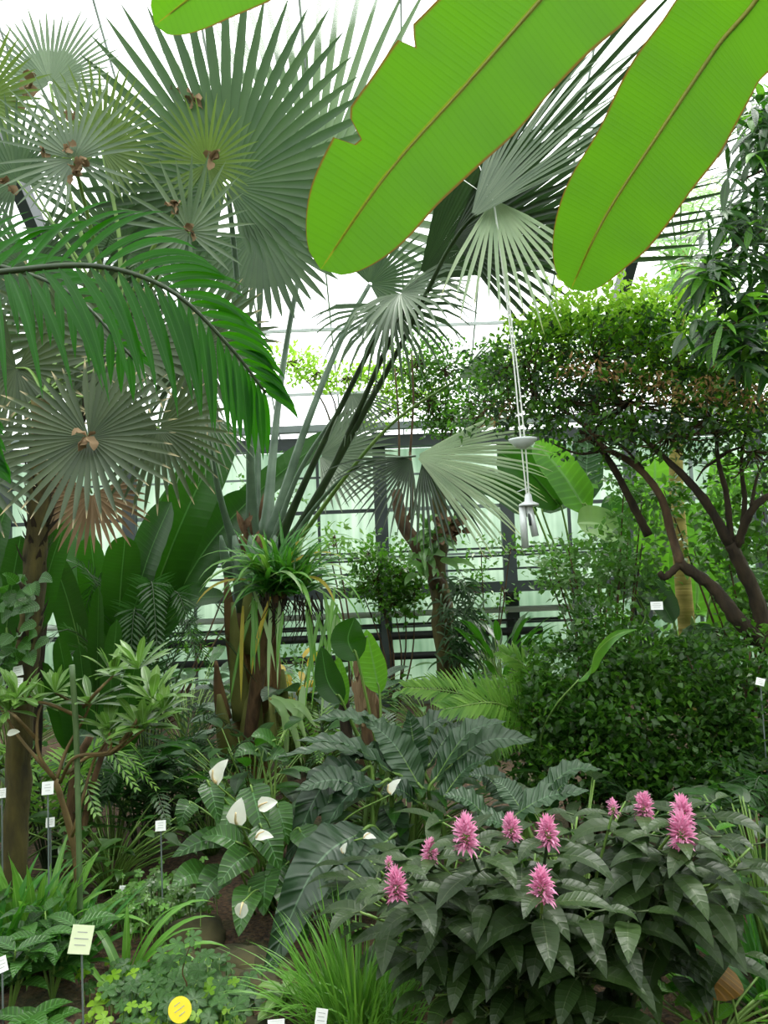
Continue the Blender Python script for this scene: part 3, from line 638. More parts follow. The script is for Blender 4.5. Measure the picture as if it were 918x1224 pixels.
broad_plant('banana_plant', 'broad paddle leaves rising behind the canopy tree in front of the end wall', 'plant', ground(735, 8.0),
  [((702, 612, 8.0), (640, 528, 8.0), 44, .06), ((670, 606, 8.1), (596, 540, 8.1), 50, .1), ((640, 615, 7.9), (540, 572, 7.9), 30, .12), ((700, 600, 8.2), (704, 508, 8.2), 38), ((785, 705, 7.4), (783, 545, 7.4), 52), ((832, 735, 7.2), (838, 600, 7.2), 80, .0),
   ((860, 640, 7.6), (868, 540, 7.6), 44), ((738, 690, 8.1), (730, 590, 8.1), 38), ((715, 715, 7.6), (692, 755, 7.4), 28, .15), ((650, 612, 8.3), (700, 560, 8.6), 40), ((740, 640, 8), (690, 625, 7.9), 44, .1)], mats=['bright_leaf', 'dark_leaf', 'dark_leaf', 'blue_leaf', 'bright_leaf', 'bright_leaf', 'bright_leaf', 'dark_leaf', 'blue_leaf', 'dark_leaf', 'rosette'], seed=7, n=20)
broad_plant('banana_plant', 'young banana with one pale ribbed leaf hanging in front of the pale trunk', 'plant', ground(850, 5.9),
  [((828, 745, 5.8), (858, 845, 5.7), 62, .12), ((760, 700, 6.0), (805, 745, 5.9), 40, .25), ((845, 800, 6.0), (905, 700, 6.0), 40, .15), ((850, 720, 6.1), (918, 700, 6.1), 30, .2), ((800, 730, 6), (725, 715, 5.9), 26, .25)], mats=['blue_leaf', 'dark_leaf', 'bright_leaf', 'dark_leaf', 'blue_leaf'], seed=8)
# ---- climber on the mossy trunk
cl = MB(); r = rnd_(11)
for i in range(46):
    p = P(22+r.gauss(0, 14), r.uniform(690, 800), 3.82-r.random()*.08); gleaf(cl, p, V((r.uniform(-1, 1), -.6, r.uniform(-.6, .5))), r.uniform(.06, .11), r.uniform(.05, .08), 'heart', .8, CAMD, 5, .2, rand=r.random())
o = obj('climber', cl, M['anth_leaf'], loc=P(24, 800, 3.85)); tag(o, 'heart-leaved climber wrapped round the mossy trunk at far left', 'climber')
# ---- strap-leaved epiphyte on the booted palm
ep = thing('epiphyte', 'strap-leaved epiphyte with drooping leaves perched on the booted palm trunk', 'plant', P(335, 708, 6.1))
r = rnd_(12); C_ = P(338, 706, 6.05)
for mt, nn in (('strap_dark', 130), ('strap', 40), ('strap_pale', 10), ('strap_yellow', 4)):
    m = MB()
    for i in range(nn):
        a = r.uniform(0, 2*PI); e = r.uniform(.2, 1.3); big = mt != 'strap_dark'
        d = V((math.cos(a)*math.cos(e), math.sin(a)*math.cos(e)*.8-.15, math.sin(e)))
        gleaf(m, C_+V((r.uniform(-.16, .16), r.uniform(-.05, .05), r.uniform(-.05, .08))), d, r.uniform(.35, .75)*(1.15 if big else .8), r.uniform(.028, .045), 'strap', r.uniform(1.5, 3.4) if big else r.uniform(.5, 1.6), V((0, -.5, 1)), 10, .3, rand=r.random())
    for i in range(0 if mt == 'strap_dark' else nn//2):
        q = P(r.uniform(290, 410), r.uniform(700, 735), 5.95+r.random()*.2); gleaf(m, q, V((r.uniform(-.3, .3), -.2, -.6)), r.uniform(.35, .8), .03, 'strap', 1.2, CAMD, 8, .2, rand=r.random())
    obj('leaves', m, M[mt], ep)
m = MB()
for i in range(60): 
    a = C_+V((r.uniform(-.2, .25), r.uniform(-.06, .06), r.uniform(-.1, .0))); b_ = a+V((r.uniform(-.15, .15), r.uniform(-.05, .05), -r.uniform(.1, .4)))
    m.tube([a, a.lerp(b_, .5)+V((.03, 0, 0)), b_], .006, .002, 4)
obj('roots', m, M['bark_dark'], ep)
# ---- centre tree with epiphytes
gC = ground(545, 8.5)
ct = thing('tree', 'epiphyte-laden forked tree trunk in the centre before the end wall', 'tree', gC)
m = MB(); m.tube(curve([gC+V((0, 0, -.05))]+K((538, 815, 8.5), (531, 740, 8.5), (522, 680, 8.5), (528, 630, 8.5), (520, 575, 8.5)), 20), .17, .06, 10, .15, rnd_(4)); obj('trunk', m, M['bark_moss'], ct)
m = MB(); m.tube(curve(K((524, 700, 8.45), (500, 655, 8.4), (480, 620, 8.4), (474, 585, 8.4)), 10), .09, .06, 9, .12, rnd_(5)); obj('branch', m, M['bark'], ct)
m = MB(); m.tube(curve(K((484, 626, 8.4), (492, 605, 8.4), (490, 540, 8.4)), 8), .03, .015, 7); obj('branch', m, M['bark'], ct)
for x0, y0, x1, y1 in ((476, 590, 472, 440), (490, 545, 492, 420), (540, 640, 545, 560)):
    m = MB(); m.tube(curve(K((x0, y0, 8.4), ((x0+x1)/2+3, (y0+y1)/2, 8.4), (x1, y1, 8.4)), 8), .014, .008, 6); obj('aerial_root', m, M['bark'], ct)
sg = MB(); r = rnd_(14)
for i in range(34): gleaf(sg, P(512+r.gauss(0, 12), 655+r.uniform(-25, 35), 8.25), V((r.uniform(-1, 1), -.6, r.uniform(-.5, .8))), r.uniform(.2, .42), r.uniform(.05, .09), 'strap', 1.6, CAMD, 7, .2, 1, .2, 3, rand=r.random())
o = obj('staghorn_fern', sg, M['mid_small'], loc=P(512, 680, 8.3)); tag(o, 'grey-green staghorn fern hanging at the fork of the centre tree', 'fern')
sg = MB()
for i in range(30): gleaf(sg, P(530+r.gauss(0, 10), 632+r.uniform(-16, 20), 8.22), V((r.uniform(-1, 1), -.6, r.uniform(-.5, .8))), r.uniform(.1, .2), .08, 'oval', 1., CAMD, 5, .3, 1, .2, 3, rand=r.random())
o = obj('fibre_mat', sg, M['fibre'], loc=P(530, 640, 8.3)); tag(o, 'rust-brown fibre mat above the staghorn fern', 'dead leaves')
sg = MB()
for i in range(240):
    p = P(548+r.gauss(0, 13), 735+r.uniform(-45, 55), 8.3); gleaf(sg, p, V((r.uniform(-1, 1.2), -.5, r.uniform(-.7, .4))), r.uniform(.12, .24), .022, 'strap', 1.6, CAMD, 5, .2, rand=r.random())
o = obj('orchid_clump', sg, M['fern_dark'], loc=P(548, 760, 8.3)); tag(o, 'dark clump of thin hanging orchid leaves on the centre trunk', 'plant')
# ---- vines
def vine(name, label, blobs, d, n, L, W, mat, seed, base=None, stem=True, lo=0):
    r = rnd_(seed); t = thing(name, label, 'vine', base or P(blobs[0][0], blobs[0][1], d))
    m = MB(); tw = MB()
    bl = [(P(x, y, d+dz), V((rx, .25, rz)), nn) for x, y, dz, rx, rz, nn in blobs]
    crown(m, [(c, tuple(q), nn) for c, q, nn in bl], n, L, W, r, tw, None, 1.6, .7)
    if base:
        for c, q, nn in bl: obj('stem', MB().tube(curve([base, base.lerp(c, .5)+V((.1, 0, 0)), c], 10), .014, .006, 5), M['bark'], t)
    obj('foliage', m, M[mat], t)
    if tw.v: obj('twigs', tw, M['bark'], t)
    return t
S = 9.6/FPX
vine('climbing_vine', 'light green creeper trailing along the eave left of centre', [(x, y, 0, .32, .13, 40) for x, y in ((345, 432), (380, 445), (415, 450), (450, 455), (480, 440), (500, 470), (460, 490))], 9.0, 6, .07, .045, 'small_bright', 21, P(400, 520, 9.6))
vine('climbing_vine', 'thick creeper mass hanging between the eave and the canopy tree', [(x, y, 0, .35, .3, 80) for x, y in ((530, 440), (560, 480), (500, 430), (540, 500), (590, 440), (515, 480))], 8.8, 7, .06, .04, 'small_dark', 22, P(530, 560, 8.9))
vine('climbing_vine', 'leafy green vine left of the forked centre tree in front of the railing', [(450, 690, 0, .28, .25, 70), (480, 680, 0, .25, .3, 70), (440, 660, 0, .2, .2, 40), (470, 715, 0, .3, .2, 60), (495, 700, 0, .2, .35, 50), (430, 700, .1, .2, .1, 20)], 9.0, 6, .075, .05, 'small_dark', 23, ground(470, 9.0))
vine('climbing_vine', 'sparse vine sprays right of the forked centre tree', [(575, 660, 0, .2, .15, 12), (610, 655, 0, .3, .08, 12), (560, 700, 0, .2, .25, 30), (575, 740, 0, .18, .2, 12), (600, 700, 0, .2, .2, 8)], 9.0, 5, .07, .045, 'small_dark', 24, ground(560, 9.0))
vine('climbing_vine', 'thin creeper low on the end wall at the left', [(165, 775, 0, .3, .12, 22), (240, 770, 0, .3, .2, 16), (360, 790, 0, .4, .1, 26), (300, 600, 0, .2, .3, 12), (345, 580, 0, .2, .3, 12)], 9.8, 5, .08, .05, 'small_dark', 25, ground(200, 9.8))
vine('climbing_vine', 'small leafy tuft on a bare leaning stem right of the epiphyte', [(400, 640, 0, .12, .05, 10), (392, 650, 0, .1, .06, 6)], 7.6, 5, .09, .04, 'fern', 26, ground(415, 7.6))
# ---- canopy tree on the right
gT = ground(948, 4.9)
ca = thing('tree', 'wide-crowned small-leaved tree whose dark branches spread over the right half', 'tree', gT)
def limb(pts, r0, r1, mat='bark_dark', seed=1, name='branch', par=None):
    m = MB(); m.tube(curve(pts, 22), r0*.72, r1*.72, 9, .18, rnd_(seed)); return obj(name, m, M[mat], par or ca)
limb([gT+V((0, 0, -.05))]+K((940, 850, 4.9), (915, 765, 4.9), (905, 720, 4.9), (884, 672, 4.9), (872, 650, 4.9)), .085, .05, name='trunk')
limb(K((918, 775, 4.9), (880, 738, 4.9), (852, 702, 4.95), (813, 674, 5.0)), .075, .045)
limb(K((813, 674, 5.0), (795, 690, 5.0), (788, 684, 5.0)), .035, .025)
limb(K((813, 674, 5.0), (803, 640, 5.1), (788, 590, 5.1), (755, 553, 5.2), (722, 535, 5.2), (700, 510, 5.3), (672, 490, 5.4), (640, 470, 5.5)), .042, .012, 'bark')
limb(K((775, 640, 5.3), (752, 595, 5.3), (728, 550, 5.3), (706, 525, 5.3), (692, 515, 5.3)), .04, .018)
limb(K((706, 525, 5.3), (722, 500, 5.2), (740, 490, 5.2), (760, 470, 5.2)), .02, .008); limb(K((715, 540, 5.3), (690, 542, 5.3), (660, 530, 5.4)), .016, .006); limb(K((722, 520, 5.2), (745, 535, 5.1), (770, 560, 5.1)), .018, .008)
limb(K((872, 650, 4.9), (845, 602, 4.9), (820, 572, 4.95), (795, 548, 5.0), (770, 525, 5.1), (740, 500, 5.2)), .045, .012)
limb(K((874, 648, 4.9), (868, 590, 4.9), (858, 548, 4.9), (856, 500, 5.0)), .03, .012); limb(K((885, 650, 4.9), (890, 600, 4.9), (886, 550, 4.9), (895, 500, 4.9)), .028, .01)
limb(K((880, 652, 4.9), (900, 608, 4.8), (925, 590, 4.8), (970, 570, 4.8)), .04, .02); limb(K((858, 548, 4.9), (870, 540, 4.9), (885, 535, 4.9)), .02, .01); limb(K((898, 605, 4.8), (905, 570, 4.8), (918, 545, 4.8)), .016, .006); limb(K((856, 550, 4.9), (842, 560, 4.9), (832, 575, 4.9)), .014, .006)
BL = [(800, 430, 5.2, 105, 45), (710, 425, 5.3, 90, 42), (890, 450, 5.0, 80, 50), (640, 455, 5.5, 75, 50), (750, 480, 5.2, 110, 38), (850, 500, 5.0, 95, 40), (680, 480, 5.4, 90, 35), (590, 480, 5.7, 55, 38), (800, 520, 5.0, 90, 22), (900, 540, 4.9, 60, 35), (630, 430, 5.5, 60, 40), (710, 520, 5.2, 50, 18), (780, 395, 5.3, 70, 22), (600, 440, 5.6, 50, 30)]
def pxblob(bl, depth_r, k=1.0):
    return [(P(x, y, d), (rx*d/FPX, depth_r, rz*d/FPX), int(k*rx*rz/24)) for x, y, d, rx, rz in bl]
m = MB(); tw = MB(); crown(m, pxblob(BL, .6, .55), 7, .052, .030, rnd_(31), tw, None, 1.2, .8); fo = obj('foliage', m, M['small_dark'], ca); obj('twigs', tw, M['bark'], fo)
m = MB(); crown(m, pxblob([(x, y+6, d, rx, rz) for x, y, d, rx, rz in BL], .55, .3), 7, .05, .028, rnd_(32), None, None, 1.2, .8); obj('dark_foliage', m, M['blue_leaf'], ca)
m = MB(); crown(m, pxblob([(800, 392, 5.3, 100, 26), (720, 385, 5.4, 80, 24), (880, 420, 5.1, 60, 34), (650, 405, 5.5, 60, 22), (830, 430, 5.2, 90, 26), (910, 470, 5.0, 40, 40), (690, 372, 5.2, 60, 14), (780, 372, 5.1, 70, 14)], .55, 1.9), 7, .055, .032, rnd_(33), None, None, 1.3, .8, 1); obj('new_foliage', m, M['small_bright'], ca)  # brighter leaf colour paints the light falling on the crown top
m = MB(); crown(m, pxblob([(775, 465, 4.75, 34, 9), (850, 472, 4.6, 30, 10), (828, 462, 4.6, 20, 8), (895, 470, 4.55, 18, 14), (742, 450, 4.8, 22, 6), (600, 500, 5.4, 16, 8), (700, 440, 4.85, 40, 8)], .12, 1.2), 6, .05, .018, rnd_(34), None, None, 1.2, .8); obj('rusty_foliage', m, M['rust_leaf'], ca)
# ---- large-leaved tree at the right edge
gL = ground(1050, 4.0)
lt = thing('tree', 'tree with long drooping dark lance leaves along the upper right edge', 'tree', gL)
m = MB(); m.tube(curve([gL+V((0, 0, -.05))]+K((1040, 600, 4.1), (1010, 300, 4.2), (985, 60, 4.3)), 14), .09, .05, 9, .1, rnd_(3)); obj('trunk', m, M['bark'], lt)
for i, pp in enumerate((((1000, 250, 4.2), (940, 200, 4.2), (885, 215, 4.1)), ((1010, 330, 4.2), (950, 330, 4.0), (890, 380, 3.9), (850, 400, 3.9)), ((990, 130, 4.3), (930, 130, 4.2), (895, 160, 4.2)), ((1000, 300, 4.2), (930, 270, 4.1), (870, 300, 4.1)), ((1020, 420, 4.1), (950, 400, 3.9), (905, 440, 3.9)))):
    limb(K(*pp), .025, .007, 'bark', i, par=lt)
r = rnd_(41)
for nm, mt, nn in (('foliage', 'dark_leaf', 230), ('bright_foliage', 'bright_leaf', 95), ('grey_foliage', 'blue_leaf', 60)):
    m = MB()
    for i in range(nn):
        x, y, sx, sy = r.choice(((905, 190, 28, 45), (880, 270, 24, 28), (905, 350, 30, 40), (868, 395, 28, 20), (900, 420, 26, 16), (930, 260, 30, 60), (850, 320, 14, 18), (912, 130, 14, 26)))
        p = P(r.gauss(x, sx*.7), r.gauss(y, sy*.6), r.uniform(3.7, 4.5))
        for k in range(3): gleaf(m, p, V((r.uniform(-1, 1), r.uniform(-1, .6), r.uniform(-.7, .25))), r.uniform(.13, .24), r.uniform(.028, .045), 'lance', 1.0, ndir(V((r.uniform(-.6, .6), -.6, .9))), 5, .25, rand=r.random())
    obj(nm, m, M[mt], lt)
# ---- papaya-like plant: pale ringed trunk with lobed leaves
gP = ground(835, 6.5)
pp_ = thing('papaya', 'pale ringed slim trunk behind the canopy tree with lobed light green leaves above it', 'tree', gP)
m = MB(); m.tube(curve([gP+V((0, 0, -.05))]+K((833, 850, 6.5), (822, 760, 6.5), (812, 640, 6.5), (808, 560, 6.5), (812, 420, 6.5), (815, 300, 6.5)), 22), lambda f: .085-.045*f, sides=12); obj('trunk', m, M['bark_pale'], pp_)
def lobed(mb, c, ax, nrm, R, lobes, rnd, W=.32, droop=.6, prof='lance', spread=290):
    nrm = ndir(nrm); ax = ndir(ax-nrm*ax.dot(nrm)); bx_ = nrm.cross(ax); rr = rnd.random()
    for k in range(lobes):
        th = math.radians(-spread/2+spread*k/(lobes-1)); d = ax*math.cos(th)+bx_*math.sin(th)
        gleaf(mb, c, d, R*(.65+.35*math.cos(th/2)), R*W, prof, droop, nrm, 5, .15, rand=rr)
r = rnd_(43)
LP_ = [(800, 250), (830, 240), (790, 275), (845, 265), (812, 290), (775, 300), (840, 300), (770, 260), (805, 335), (825, 320), (855, 340), (788, 325), (860, 240), (755, 290), (830, 365), (848, 228), (815, 225), (850, 300), (800, 350), (868, 325)]
for i, (x, y) in enumerate(LP_):
    c = P(x, y, 6.5+r.uniform(-.5, .4)); m = MB()
    for q in range(3): lobed(m, c+rv(r)*.13, V((r.uniform(-1, 1), 0, -.3)), V((r.uniform(-.4, .4), -.8, .8)), r.uniform(.15, .21), 7, r, .17)
    o = obj('leaf', m, M['lime'], pp_); m = MB(); m.tube(curve([P(814, 330+r.uniform(-30, 30), 6.5), c.lerp(P(814, 330, 6.5), .4)+V((0, 0, .08)), c], 8), .009, .005, 5); obj('petiole', m, M['petiole_green'], o)
# ---- fine-leaved shrubs on the right
def bush(name, label, base, blobs, dr, k, n, L, W, mat, seed, stems=8, mat2=None, sp=1.3, k2=.4, cat='shrub', sm='bark'):
    t = thing(name, label, cat, base); r = rnd_(seed); bl = pxblob(blobs, dr, k)
    m = MB(); crown(m, bl, n, L, W, r, None, None, sp, .8); fo = obj('foliage', m, M[mat], t)
    if mat2: m = MB(); crown(m, pxblob(blobs, dr, k*k2), n, L, W, r, None, None, sp, .9); obj('pale_foliage', m, M[mat2], t)
    for i in range(stems):
        c, q, _ = bl[i % len(bl)]; e = c+V((r.uniform(-.7, .7)*q[0], r.uniform(-.5, .5)*q[1], r.uniform(-.2, .6)*q[2]))
        if e.z < .1: continue
        m = MB(); b0 = base+V((r.uniform(-.08, .08), r.uniform(-.08, .08), -.03)); m.tube(curve([b0, b0.lerp(e, .45)+V((0, 0, .12)), e], 10), .014, .004, 6); obj('stem', m, M[sm], t)
    return t
bush('shrub', 'airy blue-green shrub with rounded leaflets under the banana leaves at right', ground(735, 5.6), [(700, 680, 5.6, 60, 35), (760, 650, 5.6, 60, 34), (740, 700, 5.6, 55, 26), (670, 665, 5.6, 34, 20), (670, 695, 5.6, 28, 16), (770, 600, 5.7, 24, 16), (745, 570, 5.6, 26, 26)], .35, .6, 7, .058, .04, 'mid_small', 51, 12, 'small_dark', k2=.3)
bush('shrub', 'dense dark fine-leaved shrub filling the middle right below the banana plant', ground(700, 4.8), [(690, 800, 4.9, 70, 40), (740, 780, 4.9, 60, 36), (660, 850, 4.8, 60, 44), (740, 860, 4.7, 80, 50), (700, 910, 4.6, 90, 40), (640, 900, 4.7, 40, 30), (790, 800, 4.9, 50, 30), (780, 930, 4.6, 70, 34), (720, 740, 5.0, 40, 24)], .4, .8, 7, .055, .036, 'small_deep', 52, 14, 'small_dark', k2=.7)  # lighter second leaf set paints lit specks among the dark leaves
bush('shrub', 'dark fine-leaved shrub at the right picture edge below the canopy tree', ground(880, 4.6), [(840, 850, 4.7, 60, 44), (890, 840, 4.6, 50, 50), (860, 920, 4.5, 80, 44), (910, 790, 4.7, 34, 40), (820, 940, 4.5, 60, 34), (905, 900, 4.5, 40, 50), (850, 780, 4.8, 40, 24)], .4, .8, 7, .055, .034, 'small_deep', 53, 12, 'small_dark', k2=.7)  # lit leaf specks again painted by the lighter leaf set
bush('shrub', 'leafy shrub by the right edge around the fork of the canopy tree', ground(930, 5.6), [(900, 680, 5.6, 40, 40), (870, 620, 5.7, 40, 30), (905, 730, 5.5, 36, 30), (850, 660, 5.7, 24, 24), (790, 590, 5.7, 40, 26), (900, 580, 5.6, 40, 30)], .3, .6, 7, .07, .045, 'small_dark', 54, 8, 'mid_small', k2=.5)
# ---- hanging fallen leaf and leaning stalk in the shrub
t = thing('strap_plant', 'long twisted pale strap leaf leaning out of the dark shrub', 'plant', ground(650, 4.75))
m = MB(); blade(m, curve(K((690, 815, 4.25), (705, 800, 4.2), (712, 780, 4.2), (735, 760, 4.2), (762, 752, 4.25)), 14), .075, 'lance', CV(.8, .6, .6), .7, 1, .1, 2); obj('leaf', m, M['strap'], t)
m = MB(); m.tube(curve([ground(650, 4.75)]+K((645, 900, 4.6), (660, 850, 4.35), (692, 812, 4.25)), 12), .006, .004, 6); obj('stem', m, M['petiole_green'], t)
# ---- light fern fronds (cycad) in the middle
def fernplant(name, label, base, fr, mat='fern', seed=1, W=.016, L=.14, n=34, rach='petiole_green', ang=62, droop=.5, up=None, cat='fern'):
    t = thing(name, label, cat, base); r = rnd_(seed)
    for i, pts in enumerate(fr):
        c = curve([base]+K(*pts), 26); m = MB(); Lk = L*r.uniform(.85, 1.1)
        pinnate(m, c, n, Lk, W, ang, droop, up or CV(r.uniform(-.2, .2), .7, .9), .3, .15, r, nseg=4, tipf=.3)
        o = obj('frond', m, M[mat], t); obj('rachis', MB().tube(c, .009, .003, 6), M[rach], o)
    return t
fernplant('cycad', 'light green cycad with arching comb-like fronds in the middle of the bed', ground(640, 5.0),
  [((640, 900, 4.95), (600, 850, 4.9), (545, 828, 4.85), (485, 822, 4.8)), ((645, 900, 5.0), (625, 860, 4.8), (590, 840, 4.6), (530, 848, 4.5)), ((640, 905, 4.9), (620, 870, 4.7), (590, 885, 4.5), (570, 925, 4.4)), ((640, 900, 5.0), (640, 850, 5.0), (630, 800, 5.0), (600, 780, 5.0)), ((640, 900, 5), (665, 850, 5.1), (640, 825, 5.2), (575, 820, 5.2))], 'fern', 61, .02, .24, 42)
def autofern(label, px, d, h, n, mat, seed, L=.13, W=.018, name='fern', spread=.5, cat='fern', prof_n=22):
    base = ground(px, d); r = rnd_(seed); t = thing(name, label, cat, base)
    for i in range(n):
        a = 2*PI*i/n+r.uniform(-.3, .3); R_ = spread*r.uniform(.7, 1.15); hh = h*r.uniform(.7, 1.1)
        o_ = V((math.cos(a), math.sin(a), 0)); c = curve([base+V((0, 0, -.01)), base+o_*(R_*.25)+V((0, 0, hh*.65)), base+o_*(R_*.7)+V((0, 0, hh)), base+o_*R_*1.15+V((0, 0, hh*.72))], 18)
        m = MB(); pinnate(m, c, prof_n, L, W, 64, .5, V((0, 0, 1)), .22, .1, r, nseg=3, tipf=.25); q = obj('frond', m, M[mat], t); obj('rachis', MB().tube(c, .007, .002, 5), M['petiole_dark'], q)
    return t
def clump(label, px, d, h, n, mat, seed, L=.25, W=.09, prof='oval', name='leafy_plant', spread=.4, droop=1.0, cat='plant', pm='petiole_green', ruffle=0, up=.3):
    """rosette of stalked leaves round one root"""
    base = ground(px, d); r = rnd_(seed); t = thing(name, label, cat, base); m = MB(); s_ = MB()
    for i in range(n):
        a = r.uniform(0, 2*PI); R_ = spread*math.sqrt(r.random()); hh = h*r.uniform(.45, 1.0)
        o_ = V((math.cos(a), math.sin(a), 0)); e = base+o_*R_+V((0, 0, hh)); s_.tube(curve([base+o_*.02, base+o_*R_*.4+V((0, 0, hh*.6)), e], 6), .006, .004, 5)
        gleaf(m, e, o_+V((0, 0, up))+rv(r)*.3, L*r.uniform(.7, 1.15), W*r.uniform(.8, 1.1), prof, droop*r.uniform(.6, 1.3), ndir(V((0, 0, 1))-o_*.1+rv(r)*.3), 7, .2, 2 if ruffle else 1, ruffle, 4, rand=r.random())
    obj('leaves', m, M[mat], t); obj('stalks', s_, M[pm], t); return t
def tuft(label, px, d, n, L, W, mat, seed, droop=1.4, name='strap_plant', prof='strap', spread=.05, emin=.5, cat='plant', bias=None):
    base = ground(px, d); r = rnd_(seed); t = thing(name, label, cat, base); m = MB()
    for i in range(n):
        a = r.uniform(0, 2*PI); e = r.uniform(emin, 1.45); dd = V((math.cos(a)*math.cos(e), math.sin(a)*math.cos(e), math.sin(e)))+(bias or V((0, 0, 0)))
        gleaf(m, base+V((math.cos(a), math.sin(a), 0))*(spread*r.random()), dd, L*r.uniform(.55, 1.1), W*r.uniform(.75, 1.2), prof, droop*r.uniform(.5, 1.4), V((0, -.2, 1)), 10, .3, rand=r.random())
    obj('leaves', m, M[mat], t); return t
# filler planting of the beds, back to front
autofern('dark fern clump in the shade behind the rosette shrub', 205, 5.6, .75, 12, 'fern_dark', 70, spread=.65)
autofern('dark fern low between the rosette shrub and the booted palm', 165, 4.9, .55, 12, 'fern_dark', 71, spread=.55)
autofern('dark fern at the foot of the booted palm on its left', 235, 5.2, .6, 12, 'fern_dark', 72, spread=.55)
autofern('pale green fern behind the left mossy trunk', 60, 4.6, .8, 12, 'fern', 73, .16, spread=.6)
autofern('cycad-like fern with blue-green fronds behind the upright paddle leaves', 175, 5.9, 1.75, 12, 'fern_dark', 74, .22, .016, 'cycad', .75, 'cycad', 36)
clump('mass of dark broad leaves behind the booted palm trunk at left', 225, 7.4, .9, 60, 'dark_leaf', 75, .35, .12, 'lance', spread=.9)
clump('mass of blue-green leaves right of the booted palm trunk', 370, 7.0, .85, 60, 'blue_leaf', 76, .4, .16, 'oval', spread=.8)
clump('dark leafy mass below the lowest black pipe at left', 150, 8.4, .8, 70, 'dark_leaf', 77, .32, .1, 'lance', spread=1.0)
clump('mid-green leafy mass at the foot of the end wall left of centre', 400, 8.8, .75, 80, 'anth_leaf', 78, .26, .09, 'oval', spread=1.0)
clump('mid-green leafy mass at the foot of the forked centre tree', 520, 7.6, .7, 80, 'anth_leaf', 79, .25, .08, 'oval', spread=.8)
clump('dark rosette-leaved plant right of the forked centre tree', 605, 8.0, 1.05, 60, 'dark_leaf', 80, .5, .07, 'strap', spread=.3, up=1.2)
clump('blue-green leafy mass at the foot of the end wall right of centre', 660, 8.6, .7, 80, 'blue_leaf', 81, .3, .1, 'oval', spread=1.0)
clump('leafy mass behind the right-hand shrubs near the wall', 840, 8.2, .8, 80, 'anth_leaf', 82, .3, .1, 'oval', spread=1.1)
clump('leafy mass at far left near the wall behind the palms', 10, 7.6, .8, 80, 'dark_leaf', 83, .3, .1, 'oval', spread=1.1)
clump('bright-leaved shrub glimpsed behind the pale trunk', 790, 7.2, 1.25, 60, 'bright_leaf', 84, .22, .1, 'oval', spread=.5)
autofern('dark fern between the cycad and the ruffled leaves', 470, 5.6, .6, 12, 'fern_dark', 85, spread=.6)
autofern('dark fern behind the booted palm near the pipes', 390, 6.2, .6, 12, 'fern', 86, spread=.6)
clump('low satin-leaved plant behind the white anthurium', 250, 4.9, .5, 40, 'anth_leaf', 87, .22, .07, 'lance', spread=.5)
clump('blue-grey paddle leaves low in the shade behind the rosette shrub stems', 135, 4.9, .55, 14, 'blue_leaf', 88, .38, .14, 'oval', spread=.25, up=.8)
clump('dark small-leaved mass right of the wooden trunk pair at left', 130, 4.4, .45, 60, 'small_deep', 89, .12, .05, 'lance', spread=.45)
clump('dark leaves filling the hollow between anthurium and palm', 300, 5.0, .7, 50, 'dark_leaf', 90, .25, .1, 'oval', spread=.6)
clump('dark leaves behind the pink-flowered shrub on its left', 480, 4.6, .55, 70, 'dark_leaf', 91, .28, .1, 'lance', spread=.6)
clump('dark leaves at the far left edge behind the palm trunk', -10, 4.4, .7, 60, 'dark_leaf', 92, .28, .1, 'oval', spread=.5)
autofern('dark fern under the shrubs at right', 800, 4.2, .5, 12, 'fern_dark', 93, spread=.5)
autofern('fern at the right picture edge behind the pink-flowered shrub', 930, 4.0, .6, 12, 'fern_dark', 94, spread=.5)
clump('dark low leaves at the left under the rosette shrub', 40, 3.9, .35, 50, 'small_deep', 95, .14, .06, 'oval', spread=.4)
# yellow-leaved croton
clump('small croton with yellow leaves right of the booted palm', 355, 6.8, 1.0, 34, 'yellow_leaf', 96, .2, .07, 'oval', spread=.28, up=.9, name='croton')
# pale drooping strap leaves beside the booted palm
t = thing('strap_plant', 'plant with pale whitish-green drooping strap leaves right of the booted palm', 'plant', ground(345, 6.0))
for i, pts in enumerate((((322, 835, 5.9), (338, 848, 5.8), (342, 880, 5.8), (342, 925, 5.8)), ((325, 832, 5.9), (352, 850, 5.8), (368, 890, 5.8)), ((328, 840, 5.9), (350, 870, 5.8), (361, 915, 5.8)), ((362, 820, 5.9), (360, 850, 5.8), (352, 872, 5.8)), ((335, 838, 5.9), (360, 845, 5.8), (378, 870, 5.8)))):
    m = MB(); blade(m, curve(K(*pts), 14), .055, 'strap', CV(.1, .3, 1), .5, 1, .03, 3); obj('leaf', m, M['strap_pale'], t)
m = MB(); m.tube(curve([ground(345, 6.0), P(330, 900, 5.95), P(324, 834, 5.9)], 8), .04, .02, 8); obj('stem', m, M['boot'], t)
